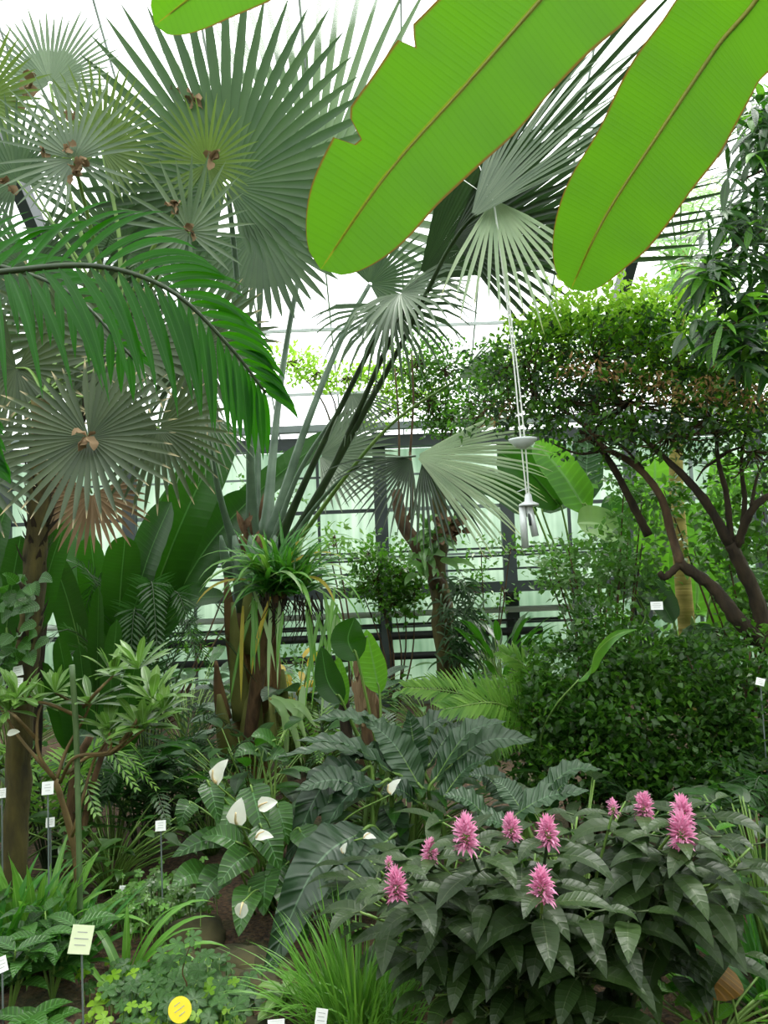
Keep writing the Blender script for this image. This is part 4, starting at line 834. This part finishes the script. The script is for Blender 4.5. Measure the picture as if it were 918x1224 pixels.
# big glossy upright leaves, right of the palm
t = thing('bird_of_paradise', 'two pairs of glossy upright leaves on thin stalks right of the booted palm', 'plant', ground(450, 5.0))
for i, (pts, W, mt, hint) in enumerate(((((410, 840, 4.6), (392, 815, 4.6), (384, 772, 4.6)), .11, 'dark_leaf', CV(.3, .2, 1)), (((412, 845, 4.75), (408, 815, 4.78), (405, 785, 4.78)), .08, 'bright_leaf', CV(-.4, .2, 1)), (((428, 790, 4.7), (416, 765, 4.7), (424, 738, 4.7)), .15, 'dark_leaf', CV(.2, .4, 1)), (((454, 830, 4.85), (447, 795, 4.88), (438, 752, 4.88)), .12, 'bright_leaf', CV(-.3, .1, 1)))):
    c = curve(K(*pts), 14); m = MB(); blade(m, c, W*1.5, 'oval', hint, .4, 2, .03, 4, i*.3); o = obj('leaf', m, M[mt], t)
    m = MB(); m.tube(curve([ground(450, 5.0)+V((.02*i, 0, 0)), P((440, 445, 455, 458)[i], 920, 4.8), c[0], c[3]], 12), .012, .005, 6); obj('petiole', m, M['petiole_green'], o)
m = MB(); m.tube(curve([ground(420, 4.9)]+K((418, 920, 4.8), (413, 860, 4.8), (411, 835, 4.8)), 10), .042, .034, 10, .15, rnd_(4))
tag(obj('stump', m, M['bark_dark'], loc=ground(420, 4.9)), 'thin dark sawn-off stump left of the reddish fibrous one', 'stump')
st_ = thing('stump', 'reddish fibrous stump standing behind the ruffled leaves', 'stump', ground(448, 5.6))
m = MB(); m.tube(curve([ground(448, 5.6)]+K((445, 880, 5.6), (438, 830, 5.6), (432, 795, 5.6)), 10), .10, .05, 12, .25, rnd_(5)); obj('wood', m, M['fibre'], st_)
m = MB(); r = rnd_(6)
for i in range(40):
    p = P(436+r.uniform(-12, 14), r.uniform(795, 870), 5.5); gleaf(m, p, V((r.uniform(-.2, .2), -.1, 1)), r.uniform(.1, .25), .03, 'grass', .1, CAMD, 4, .2, rand=r.random())
obj('fibre', m, M['dry'], st_)
# ---- big ruffled blue-green leaves (bird's nest type)
broad_plant('philodendron', 'large plant with ruffled blue-green leaves arching left above the white anthurium', 'plant', ground(445, 4.2),
  [((478, 930, 4.2), (352, 885, 4.0), 34, .12), ((470, 915, 4.3), (330, 905, 4.1), 26, .10), ((462, 935, 4.0), (365, 1035, 3.8), 42, .22), ((440, 920, 4.1), (338, 1040, 3.9), 46, .28), ((450, 950, 4.0), (352, 945, 3.9), 34, .15), ((470, 880, 4.5), (372, 862, 4.4), 30, .12), ((500, 920, 4.4), (430, 852, 4.5), 34, .12),
   ((430, 1010, 3.9), (385, 1082, 3.7), 44, .2), ((440, 990, 3.8), (310, 1185, 3.3), 60, .2), ((470, 1000, 3.8), (400, 1110, 3.5), 48, .2), ((460, 960, 4.2), (480, 1060, 4.0), 44, .25), ((480, 900, 4.6), (560, 855, 4.6), 34, .15), ((450, 900, 4.4), (405, 930, 4.1), 36, .2)], 'blue_leaf', prof='lance', seed=11, ruf=.22, fold=.3, n=26, hint=V((0, -.5, 1)))
broad_plant('philodendron', 'upright ruffled dark blue-green leaves in the middle beside the cycad', 'plant', ground(510, 4.3),
  [((500, 935, 4.3), (488, 848, 4.3), 34), ((515, 940, 4.2), (605, 862, 4.2), 40, .2), ((505, 945, 4.2), (440, 862, 4.3), 40, .12), ((525, 960, 4.1), (588, 905, 4.1), 34, .15), ((510, 920, 4.4), (560, 860, 4.5), 36, .12), ((490, 930, 4.3), (420, 905, 4.2), 34, .18), ((520, 930, 4.4), (640, 885, 4.3), 40, .16), ((500, 960, 4.1), (455, 950, 4.0), 30, .2)], 'blue_leaf', prof='lance', seed=12, ruf=.2, fold=.3, n=24, hint=V((0, -.6, 1)))
broad_plant('philodendron', 'scalloped wide blue-green leaves just behind the pink flowers', 'plant', ground(650, 3.9),
  [((600, 985, 3.7), (705, 945, 3.6), 44, .1), ((610, 960, 3.9), (560, 925, 3.9), 34, .18), ((625, 970, 3.7), (590, 930, 3.8), 30, .1), ((640, 960, 3.9), (720, 920, 3.9), 36, .2), ((590, 985, 3.7), (530, 950, 3.7), 36, .15), ((650, 980, 3.7), (685, 925, 3.6), 22, .1), ((620, 1000, 3.6), (560, 985, 3.6), 36, .18)], 'blue_leaf', prof='lance', seed=13, ruf=.16, fold=.25, n=24, hint=V((0, -.6, 1)))
# ---- white anthurium
gN = ground(318, 4.1)
an = thing('anthurium', 'white-flowering anthurium with satin green leaves left of the ruffled plant', 'plant', gN); r = rnd_(15)
LV = [((250, 935, 3.9), (262, 985, 3.8), 26), ((275, 1000, 3.9), (205, 1025, 3.7), 24), ((285, 960, 4.0), (265, 1005, 3.8), 34), ((310, 985, 3.8), (335, 1040, 3.7), 34), ((250, 1045, 3.8), (205, 1060, 3.6), 30), ((300, 1020, 3.8), (260, 1060, 3.6), 30), ((300, 940, 4.0), (315, 1000, 3.8), 34), ((330, 960, 4.0), (345, 1010, 3.9), 26),
      ((300, 1060, 3.7), (285, 1120, 3.5), 28), ((320, 1040, 3.8), (315, 1095, 3.6), 34), ((340, 1050, 3.8), (355, 1100, 3.6), 36), ((270, 1040, 3.8), (235, 1085, 3.6), 30), ((330, 890, 4.2), (300, 880, 4.1), 18), ((310, 900, 4.2), (280, 905, 4.1), 18), ((320, 905, 4.2), (345, 910, 4.1), 18), ((355, 990, 3.9), (385, 1035, 3.8), 30), ((290, 1010, 3.8), (240, 1000, 3.8), 24), ((350, 1080, 3.6), (365, 1130, 3.5), 30), ((380, 1060, 3.7), (420, 1100, 3.6), 34), ((230, 960, 4.1), (215, 990, 4.0), 22), ((345, 1030, 3.9), (320, 1070, 3.7), 30)]
for i, (a, b_, W) in enumerate(LV):
    A, B = P(*a), P(*b_); c = curve([A, A.lerp(B, .5)+V((0, -.02, .03)), B], 12); m = MB()
    blade(m, c, W*1.25*a[2]/FPX, 'heart', ndir(V((r.uniform(-.3, .3), -.75, .8))), .25, 2, .03, 3, r.random()); o = obj('leaf', m, M['anth_leaf'], an)
    m = MB(); bb = gN+V((r.uniform(-.08, .08), r.uniform(-.08, .08), 0)); m.tube(curve([bb, bb.lerp(A, .55)+V((0, .03, .08)), A, c[2]], 9), .007, .005, 5); obj('petiole', m, M['petiole_green'], o)
def spathe(par, x, y, d, s, ax, hint, seed):
    c = P(x, y, d); R_ = s*d/FPX; m = MB(); gleaf(m, c-ax*R_*.5, ax, R_, R_*.78, 'heart', .5, hint, 9, .5, 2, .06, 2, rand=.5, curl=hint*-1)
    o = obj('spathe', m, M['white_flower'], par)
    q = c-ax*R_*.45+hint*R_*.04; m = MB(); m.tube(curve([q, q+ndir(ax+hint*1.3)*R_*.3, q+ndir(ax*1.4+hint)*R_*.62], 8), R_*.06, R_*.03, 8); obj('spadix', m, M['spadix'], o)
    m = MB(); bb = ORG[par.name]+V((.03, 0, 0)); m.tube(curve([bb, bb.lerp(c, .55)+V((0, .02, .08)), c-ax*R_*.5], 10), .005, .004, 5); obj('flower_stalk', m, M['petiole_green'], o)
for i, (x, y, s, ax, h) in enumerate(((264, 922, 32, (.35, 1), (-.6, .2, .7)), (285, 970, 32, (.15, 1), (-.1, .2, 1)), (320, 961, 24, (1, .3), (0, .5, .8)), (316, 1000, 22, (1, .15), (-.1, 1, .5)), (289, 1089, 22, (-.1, -.8), (0, .4, 1)), (412, 1014, 14, (.2, 1), (-.7, .2, .6)), (409, 1030, 10, (.6, .8), (0, .4, 1)))):
    spathe(an, x, y, 3.35 if y > 1080 else 3.6, s, ndir(RC*ax[0]+UC*ax[1]), CV(*h), i)
for i, (x, y, s, ax, h) in enumerate(((442, 1001, 16, (1, .1), (0, 1, .3)), (472, 940, 22, (.5, 1), (-.8, .1, .4)))):
    spathe(an, x, y, 3.65, s, ndir(RC*ax[0]+UC*ax[1]), CV(*h), 9+i)
# ---- rosette-leaved shrub with orange-brown branches
gR = ground(96, 3.75)
ro = thing('frangipani', 'branching shrub with oblong leaf rosettes at the branch tips, left foreground', 'shrub', gR)
def rlimb(pts, a, b_, nm='branch'):
    m = MB(); m.tube(curve(pts, 14), a*.7, b_*.65, 8, .1, rnd_(len(pts))); return obj(nm, m, M['twig'], ro)
rlimb([gR+V((0, 0, -.04))]+K((92, 1040, 3.75), (82, 985, 3.75), (66, 932, 3.75)), .026, .022, 'trunk')
ends = []
for pts in (((66, 932), (45, 908), (22, 880), (8, 858), (-6, 835)), ((66, 932), (46, 900), (45, 860), (50, 842)), ((68, 930), (80, 895), (100, 860), (108, 842)), ((72, 935), (90, 905), (130, 898), (130, 872)), ((80, 925), (105, 905), (135, 900), (172, 872)), ((100, 860), (60, 842), (30, 838)), ((100, 845), (118, 825), (135, 808)), ((130, 900), (150, 885), (165, 868)), ((45, 885), (20, 858), (10, 850)), ((108, 842), (85, 838), (66, 828)), ((86, 1000), (100, 950), (112, 910), (128, 885)), ((135, 900), (165, 860), (182, 838))):
    m_ = K(*[(x, y, 3.75-(x % 7)*.03) for x, y in pts]); rlimb(m_, .013, .008); ends.append(m_[-1])
r = rnd_(17)
for e, sc_ in zip(ends+K((165, 800, 3.6), (20, 835, 3.5), (195, 850, 3.7)), [1, .8, 1, .9, 1.1, .9, 1.1, 1.1, .9, .8, .8, 1.3, 1, .9, .9]):
    m = MB()
    for i in range(17):
        a = r.uniform(0, 2*PI); el = r.uniform(-.1, 1.2); gleaf(m, e, V((math.cos(a)*math.cos(el), math.sin(a)*math.cos(el), math.sin(el))), sc_*r.uniform(.12, .19), .04*sc_, 'obl', .5, V((0, -.2, 1)), 6, .25, rand=r.random())
    obj('leaf_rosette', m, M['rosette'], ro)
m = MB(); m.tube(curve([ground(96, 3.6)+V((0, 0, -.03))]+K((92, 900, 3.6), (86, 795, 3.6)), 12), lambda f: .013, sides=9); tag(obj('bamboo_stake', m, M['bamboo'], loc=ground(96, 3.6)), 'grey-green bamboo stake standing in front of the rosette shrub', 'stake')
# second brown stem pair behind
t = thing('pruned_stems', 'pair of reddish bare stems behind the rosette shrub', 'stems', ground(88, 4.3))
obj('stem', MB().tube(curve([ground(78, 4.3)]+K((88, 930, 4.3), (108, 880, 4.3)), 8), .03, .02, 8), M['fibre'], t); obj('stem', MB().tube(curve([ground(88, 4.3)]+K((105, 960, 4.3), (130, 880, 4.3)), 8), .022, .014, 8), M['fibre'], t)
# ---- foreground left
tuft('bright green strap-leaved clump round the foot of the mossy trunk', 45, 3.6, 80, .50, .045, 'strap', 101, spread=.16)
tuft('deep green strap-leaved clump at the far left edge', -15, 3.4, 60, .5, .045, 'strap_dark', 102, spread=.14)
tuft('strap-leaved tuft between the mossy trunk and the green card', 85, 3.5, 26, .40, .035, 'strap_dark', 103, spread=.06)
tuft('arching yellow-green strap leaves right of the green card', 150, 3.35, 14, .5, .035, 'strap', 104, 1.8, spread=.03, emin=.5, bias=V((.5, 0, 0)))
def leafy(label, px, d, h, nst, L, W, mat, seed, prof='lance'):
    base = ground(px, d); r = rnd_(seed); t = thing('leafy_plant', label, 'plant', base)
    for s in range(nst):
        a = r.uniform(0, 2*PI); e = base+V((math.cos(a)*h*.35, math.sin(a)*h*.35, h*r.uniform(.6, 1))); c = curve([base, base.lerp(e, .5)+V((0, 0, h*.12)), e], 8)
        q = obj('stem', MB().tube(c, .006, .004, 6), M['petiole_green'], t); m = MB(); a0 = r.random()*6
        for k in range(7):
            a1 = a0+k*2.4; p = c[min(8, 3+k)] if k < 6 else e
            gleaf(m, p, V((math.cos(a1), math.sin(a1), .35)), L*r.uniform(.7, 1.1), W, prof, 1.0, V((0, -.2, 1)), 7, .25, rand=r.random())
        obj('leaves', m, M[mat], q)
    return t
leafy('broad-leaved plant with ribbed green leaves left of the green card', 62, 3.25, .34, 6, .17, .06, 'anth_leaf', 111)
leafy('low five-leaved plant at the bottom left on bare soil', 45, 2.95, .12, 2, .17, .07, 'anth_leaf', 112)
leafy('ribbed leafy plant behind the white label at the left edge', 12, 3.15, .3, 4, .16, .06, 'anth_leaf', 113)
leafy('small seedling with greyish leaves beside the grass tuft', 320, 3.0, .14, 3, .11, .045, 'rosette', 114, 'oval')
# creeping lobed ground cover
def creeper(label, blobs, R_, mat, mat2, seed, n=90, h=.14):
    r = rnd_(seed); base = ground(blobs[0][0], blobs[0][1]); t = thing('ground_cover', label, 'plant', base); m = MB(); m2 = MB(); s = MB()
    for px, d, sx, sy in blobs:
        for i in range(n):
            g = ground(px+r.gauss(0, sx), d+r.gauss(0, sy)); hh = r.uniform(.02, h); c = g+V((0, 0, hh+.01)); off = V((r.uniform(-.04, .04), r.uniform(-.04, .04), 0))
            s.tube([g, c-off*.4, c], .0025, .0018, 4, cap=False)
            lobed(m2 if r.random() < .18 else m, c, V((r.uniform(-1, 1), r.uniform(-1, 1), 0)), V((r.uniform(-.4, .4), -.5, 1)), R_*r.uniform(.6, 1.1), 5, r, .6, .5, 'obl', 250)
    obj('leaves', m, M[mat], t); obj('young_leaves', m2, M[mat2], t); tag(obj('stem_tangle', s, M['petiole_green'], t), None, None, None, 'stuff')
    return t
creeper('lobed-leaved creeping ground cover around the yellow round label', [(200, 3.0, 40, .13), (160, 3.15, 30, .12), (235, 3.2, 30, .12), (260, 3.0, 14, .06)], .05, 'anth_leaf', 'small_bright', 121, 70)
creeper('small-leaved ground cover below the label on a stake', [(190, 4.0, 30, .14), (215, 3.9, 18, .1), (165, 3.85, 16, .1)], .035, 'small_dark', 'bright_leaf', 122, 90, .2)
t = thing('sapling', 'thin young sapling with lobed bright leaves above the yellow label', 'plant', ground(222, 3.0)); r = rnd_(19)
m = MB(); c = curve([ground(222, 3.0)]+K((224, 1180, 2.95), (218, 1160, 2.95), (230, 1122, 2.95)), 10); m.tube(c, .004, .002, 5); obj('stem', m, M['twig'], t)
m = MB()
for x, y in ((230, 1120), (248, 1142), (212, 1128), (205, 1150), (238, 1160), (262, 1178), (222, 1142), (195, 1140)): lobed(m, P(x, y, 2.95), V((r.uniform(-1, 1), -.2, .1)), V((0, -.6, 1)), .042, 5, r, .55, .4, 'obl', 250)
obj('leaves', m, M['anth_leaf'], t)
# rocks
for i, (x, d, s, sq, lb) in enumerate(((232, 3.75, .16, .6, 'mossy rock left of the anthurium foot'), (285, 3.55, .15, .5, 'largest dark rock in the bare hollow'), (322, 3.5, .12, .55, 'rock partly under the big drooping leaf'), (300, 3.35, .10, .5, 'small rock in front of the largest rock'), (255, 3.4, .11, .5, 'flat rock behind the creeping ground cover'), (275, 2.95, .15, .35, 'low flat brown rock at the bottom by the yellow label'), (210, 3.6, .12, .5, 'rock behind the yellow-green strap leaves'))):
    c = ground(x, d); m = MB(); n1, n2 = 18, 10
    for a in range(n2+1):
        for k in range(n1):
            th = PI*a/n2; ph = 2*PI*k/n1; q = V((math.sin(th)*math.cos(ph), math.sin(th)*math.sin(ph)*.8, math.cos(th)*sq)); q *= s*(1+.35*noise.noise(q*1.6+V((i*7, 0, 0)))+.1*noise.noise(q*6)); m.add(c+q)
    for a in range(n2):
        for k in range(n1): m.f.append((a*n1+k, (a+1)*n1+k, (a+1)*n1+(k+1) % n1, a*n1+(k+1) % n1))
    tag(obj('rock', m, M['rock'], loc=c), lb, 'rock', 'rocks in the bare hollow')
# grass clump
tuft('fine bright grass clump at the bottom centre beside the pink-flowered shrub', 415, 2.95, 330, .46, .011, 'strap', 131, 1.1, 'grass_clump', 'grass', .16, .75, 'grass')
tuft('wispy grass blades arching at the front foot of the grass clump', 455, 2.8, 60, .34, .012, 'strap', 132, 2.0, 'grass_clump', 'grass', .12, .4, 'grass')
# ---- pink flowered shrub
gS = ground(660, 2.75)
ps = thing('flowering_shrub', 'big foreground shrub with pink flower heads and drooping ribbed dark leaves', 'shrub', gS); r = rnd_(23)
FL = [(557, 992, 2.35, 18), (611, 987, 2.45, 14), (655, 991, 2.4, 16), (648, 1055, 2.2, 18), (474, 1055, 2.35, 16), (733, 963, 2.6, 9), (770, 962, 2.6, 14), (816, 968, 2.45, 16), (815, 990, 2.4, 19), (514, 1015, 2.55, 12), (465, 1030, 2.45, 7)]
tips = [(x, y+s*.6, d, s) for x, y, d, s in FL]
fill = [(450, 1050), (500, 1080), (560, 1060), (600, 1040), (700, 1010), (740, 1040), (780, 1030), (850, 1000), (880, 1040), (530, 1120), (590, 1110), (650, 1110), (710, 1090), (760, 1090), (820, 1080), (870, 1090), (480, 1130), (560, 1170), (620, 1170), (690, 1160), (740, 1160), (800, 1140), (840, 1040), (520, 1030), (690, 975), (850, 960), (640, 1020), (585, 1010), (900, 1010), (660, 1215), (580, 1215), (720, 1220), (430, 1090), (880, 1140), (520, 1190), (500, 1030), (740, 985), (790, 1000)]
tips += [(x, y, 2.3+r.uniform(0, .55)+max(0, 1100-y)*.0006, 0) for x, y in fill]
for i, (x, y, d, s) in enumerate(tips):
    e = P(x, y, d); b0 = gS+V((r.uniform(-.2, .2), r.uniform(-.12, .12), -.02)); mid_ = b0.lerp(e, .55)+V((0, 0, .08))
    c = curve([b0, mid_, e], 14); q = obj('stem', MB().tube(c, .008, .004, 7), M['petiole_green' if i % 2 else 'petiole_dark'], ps)
    m = MB(); a0 = r.random()*6
    for k in range(6):
        f = 1-.09*k-(.03 if s else 0); xx = f*14; j = min(13, int(xx)); p = c[j].lerp(c[j+1], xx-j); a0 += PI/2+.2
        for sg_ in (0, PI):
            a1 = a0+sg_; el = .25 if k < 2 else 0; dd = V((math.cos(a1), math.sin(a1), el)); pt = p+ndir(dd)*.03
            Lk = (r.uniform(.10, .15) if k < 1 else r.uniform(.15, .21))
            gleaf(m, pt, dd, Lk, Lk*.37, 'lance', r.uniform(.8, 1.9), ndir(V((0, -.25, 1))), 9, .18, 2, .03, 4, rand=r.random()); m.tube([p, pt+ndir(dd)*.01], .003, .003, 4)
    obj('leaves', m, M['shrub_leaf'], q)
    if s:
        R_ = s*d/FPX; m = MB(); fc = e+V((0, 0, R_*.1)); n_ = 150 if s > 10 else 60
        for k in range(n_):
            g_ = k/n_; z = 1-1.7*g_; a = k*2.4; o_ = V((math.cos(a)*math.sqrt(max(0, 1-min(1, abs(z))**2)), math.sin(a)*math.sqrt(max(0, 1-min(1, abs(z))**2)), z))
            dd = ndir(o_+V((0, 0, .35))+rv(r)*.25); p0 = fc+V((0, 0, z*R_*.75))+o_*R_*.2
            gleaf(m, p0, dd, R_*r.uniform(.5, .95), R_*.2, 'strap', -1.2+r.random()*2.8, ndir(o_+V((0, 0, 1))), 5, .9, rand=r.random())
        h = obj('flower_head', m, M['pink'], q)
        mm = MB(); mm.lathe(fc+V((0, 0, -R_*.5)), [(R_*.1, 0), (R_*.3, R_*.25), (R_*.32, R_*.7), (R_*.15, R_*1.1)], 10); obj('bracts', mm, M['petiole_green'], h)
# ---- right foreground
clump('low plant with fresh green ruffled leaves at the bottom right', 830, 2.75, .22, 40, 'bright_leaf', 141, .12, .06, 'oval', spread=.22)
t = thing('leafy_plant', 'single ageing amber and green leaf on a stalk at the bottom right', 'plant', ground(865, 2.7))
m = MB(); blade(m, curve(K((862, 1148, 2.65), (860, 1170, 2.6), (852, 1195, 2.58)), 10), .15, 'oval', CAMD, .15, 2, .05, 2, .8); obj('leaf', m, M['amber_leaf'], t)
m = MB(); m.tube(curve([ground(865, 2.7), P(872, 1180, 2.7), P(862, 1148, 2.65)], 8), .005, .004, 6); obj('petiole', m, M['petiole_green'], t)
tuft('dark strap-leaved plant at the right edge below the pink-flowered shrub', 905, 3.0, 46, .6, .035, 'strap_dark', 142, 1.3, spread=.1)
leafy('young plant with bright leaf tips at the right picture edge', 915, 3.1, .9, 4, .12, .04, 'bright_leaf', 143)
clump('dark broad leaves at the right edge behind the shrub', 900, 3.3, .7, 40, 'dark_leaf', 144, .2, .08, 'lance', spread=.3)
clump('deep shade leaves behind the pink-flowered shrub', 680, 3.5, .6, 80, 'shrub_leaf', 145, .2, .08, 'lance', spread=.7)
clump('dark leafy plant between the grass clump and the pink-flowered shrub', 520, 3.3, .55, 50, 'shrub_leaf', 146, .2, .08, 'lance', spread=.4)
# ---- plant labels
def sign(label, px, py, d, w, h, mat='white', tilt=0, gr=True, stake=True, r_=None, n='plant_label', lines=3):
    c = P(px, py, d); W_, H_ = w*d/FPX, h*d/FPX; nrm = ndir(V((-c.x*.2, -1, .35))); right = ndir(V((0, 0, 1)).cross(nrm)); right = right; up = ndir(nrm.cross(right)); a = math.radians(tilt)
    rt = right*math.cos(a)+up*math.sin(a); up = up*math.cos(a)-right*math.sin(a)
    base = V((c.x, c.y+.02, gz(c.x, c.y))) if stake else c
    t = thing(n, label, 'label', base); m = MB()
    if r_:
        k = 28; R_ = w/2*d/FPX
        for z in (0, -.004):
            for i in range(k): th = 2*PI*i/k; m.add(c+rt*(math.cos(th)*R_)+up*(math.sin(th)*R_*1.05)+nrm*z)
        m.f += [tuple(range(k)), tuple(range(2*k-1, k-1, -1))]+[(i, i+k, (i+1) % k+k, (i+1) % k) for i in range(k)]
    else:
        for z in (0, -.003):
            for i, j in ((-1, -1), (1, -1), (1, 1), (-1, 1)): m.add(c+rt*(i*W_/2)+up*(j*H_/2)+nrm*z)
        m.f += [(0, 1, 2, 3), (7, 6, 5, 4), (0, 4, 5, 1), (1, 5, 6, 2), (2, 6, 7, 3), (3, 7, 4, 0)]
    o = obj('card', m, M[mat], t, smooth=False); m = MB(); r = rnd_(int(px))
    for i in range(lines):
        y = (.25-.22*i)*H_; l = W_*r.uniform(.2, .36)*(.7 if r_ else 1); tt = H_*.016; k0 = len(m.v)
        for a_, b_ in ((-l, -tt), (l, -tt), (l, tt), (-l, tt)): m.add(c+rt*a_+up*(y+b_)+nrm*.0012)
        m.f.append((k0, k0+1, k0+2, k0+3))
    obj('lettering', m, M['ink'], o, smooth=False)
    if stake:
        m = MB(); m.bar(base+V((0, 0, -.04)), c-nrm*.008, .006, .004, V((0, 1, 0))); obj('stake', m, M['steel_mid'], t, smooth=False)
    return t
sign('white square label on a thin grey stake left of the anthurium', 192, 987, 3.7, 12, 12)
sign('white square label in front of the rosette shrub, upper of two', 57, 942, 3.55, 13, 15)
sign('smaller white label below the upper one among the rosette shrub stems', 60, 983, 3.9, 10, 11)
sign('large pale green card tilted among the strap leaves at the lower left', 97, 1123, 2.9, 25, 31, 'tag_green', -10)
sign('white label on a stake cut by the left picture edge', 2, 1153, 2.9, 12, 17, tilt=15)
sign('white label standing in the grass clump at the bottom edge', 384, 1216, 2.55, 14, 18, tilt=-10)
sign('small white label in the dark soil behind the strap leaves', 147, 1064, 3.9, 9, 10, tilt=-8, lines=2)
sign('round yellow label in the creeping ground cover at the bottom', 215, 1207, 2.75, 27, 27, 'tag_yellow', 30, r_=1)
sign('tiny white label at the bottom edge left of the grass label', 330, 1222, 2.6, 20, 6, tilt=0, lines=1)
sign('small white label at the left edge half hidden by leaves', 2, 948, 3.7, 9, 11)
sign('white label fixed to the mossy trunk, upper one', 21, 802, 3.76, 12, 12, stake=False, tilt=10)
sign('white label fixed to the mossy trunk, lower one', 19, 816, 3.76, 15, 12, stake=False, tilt=-5)
sign('white label hanging from the dark limb of the canopy tree', 785, 724, 4.85, 14, 10, stake=False)
sign('white label at the right edge in the dark shrub', 909, 815, 4.28, 10, 9, tilt=-15)
m = MB(); gleaf(m, P(8, 878, 3.6), V((1, -.2, .3)), .07, .03, 'oval', .4, CAMD, 6, .5, rand=.5)
tag(obj('fallen_petal', m, M['white_flower'], loc=P(8, 878, 3.6)), 'white petal caught in the rosette shrub at the left edge', 'petal')
# ---- wind chime
wc = thing('wind_chime', 'metal wind chime hanging on long white strings from the pale drooping frond', 'wind chime', P(632, 605, 4.9))
top_, mid1, mid2 = P(590, 240, 4.95), P(625, 527, 4.9), P(632, 605, 4.9)
m = MB()
for dx in (-.012, .012): m.tube(curve([top_, P(612, 400, 4.95)+V((dx*.6, 0, 0)), mid1+V((dx, 0, 0)), mid2+V((dx*.5, 0, 0))], 20), .005, sides=6)
m.tube(K((590, 240, 4.95), (572, 196, 4.95)), .003, sides=5); m.tube(K((590, 240, 4.95), (541, 206, 5.0)), .003, sides=5)
m.tube([P(541, 206, 5.0), V((P(541, 206, 5).x, 4.9, zroof(4.9)-.15))], .003, sides=5); m.tube([P(572, 196, 4.95), V((P(572, 196, 5).x+.05, 5.0, zroof(5.0)-.15))], .003, sides=5)
obj('string', m, M['string'], wc)
obj('upper_disc', MB().lathe(mid1, [(.01, -.05), (.05, -.035), (.085, 0), (.088, .012), (.01, .02)], 20), M['clear'], wc)
obj('cap', MB().lathe(mid2, [(.065, 0), (.06, .012), (.025, .03), (.02, .07), (.008, .085)], 20), M['chime'], wc)
obj('tube', MB().tube([mid2+V((.0, 0, 0)), P(640, 641, 4.88)], .022, sides=12), M['chime'], wc); obj('tube', MB().tube([mid2+V((-.04, 0, 0)), P(628, 655, 4.9)], .022, sides=12), M['chime'], wc)
obj('clapper', MB().tube([mid2, P(634, 628, 4.86)], .009, sides=8), M['steel'], wc)
obj('sail', MB().bar(P(618, 588, 4.85), P(634, 582, 4.85), .012, .004), M['clear'], wc)
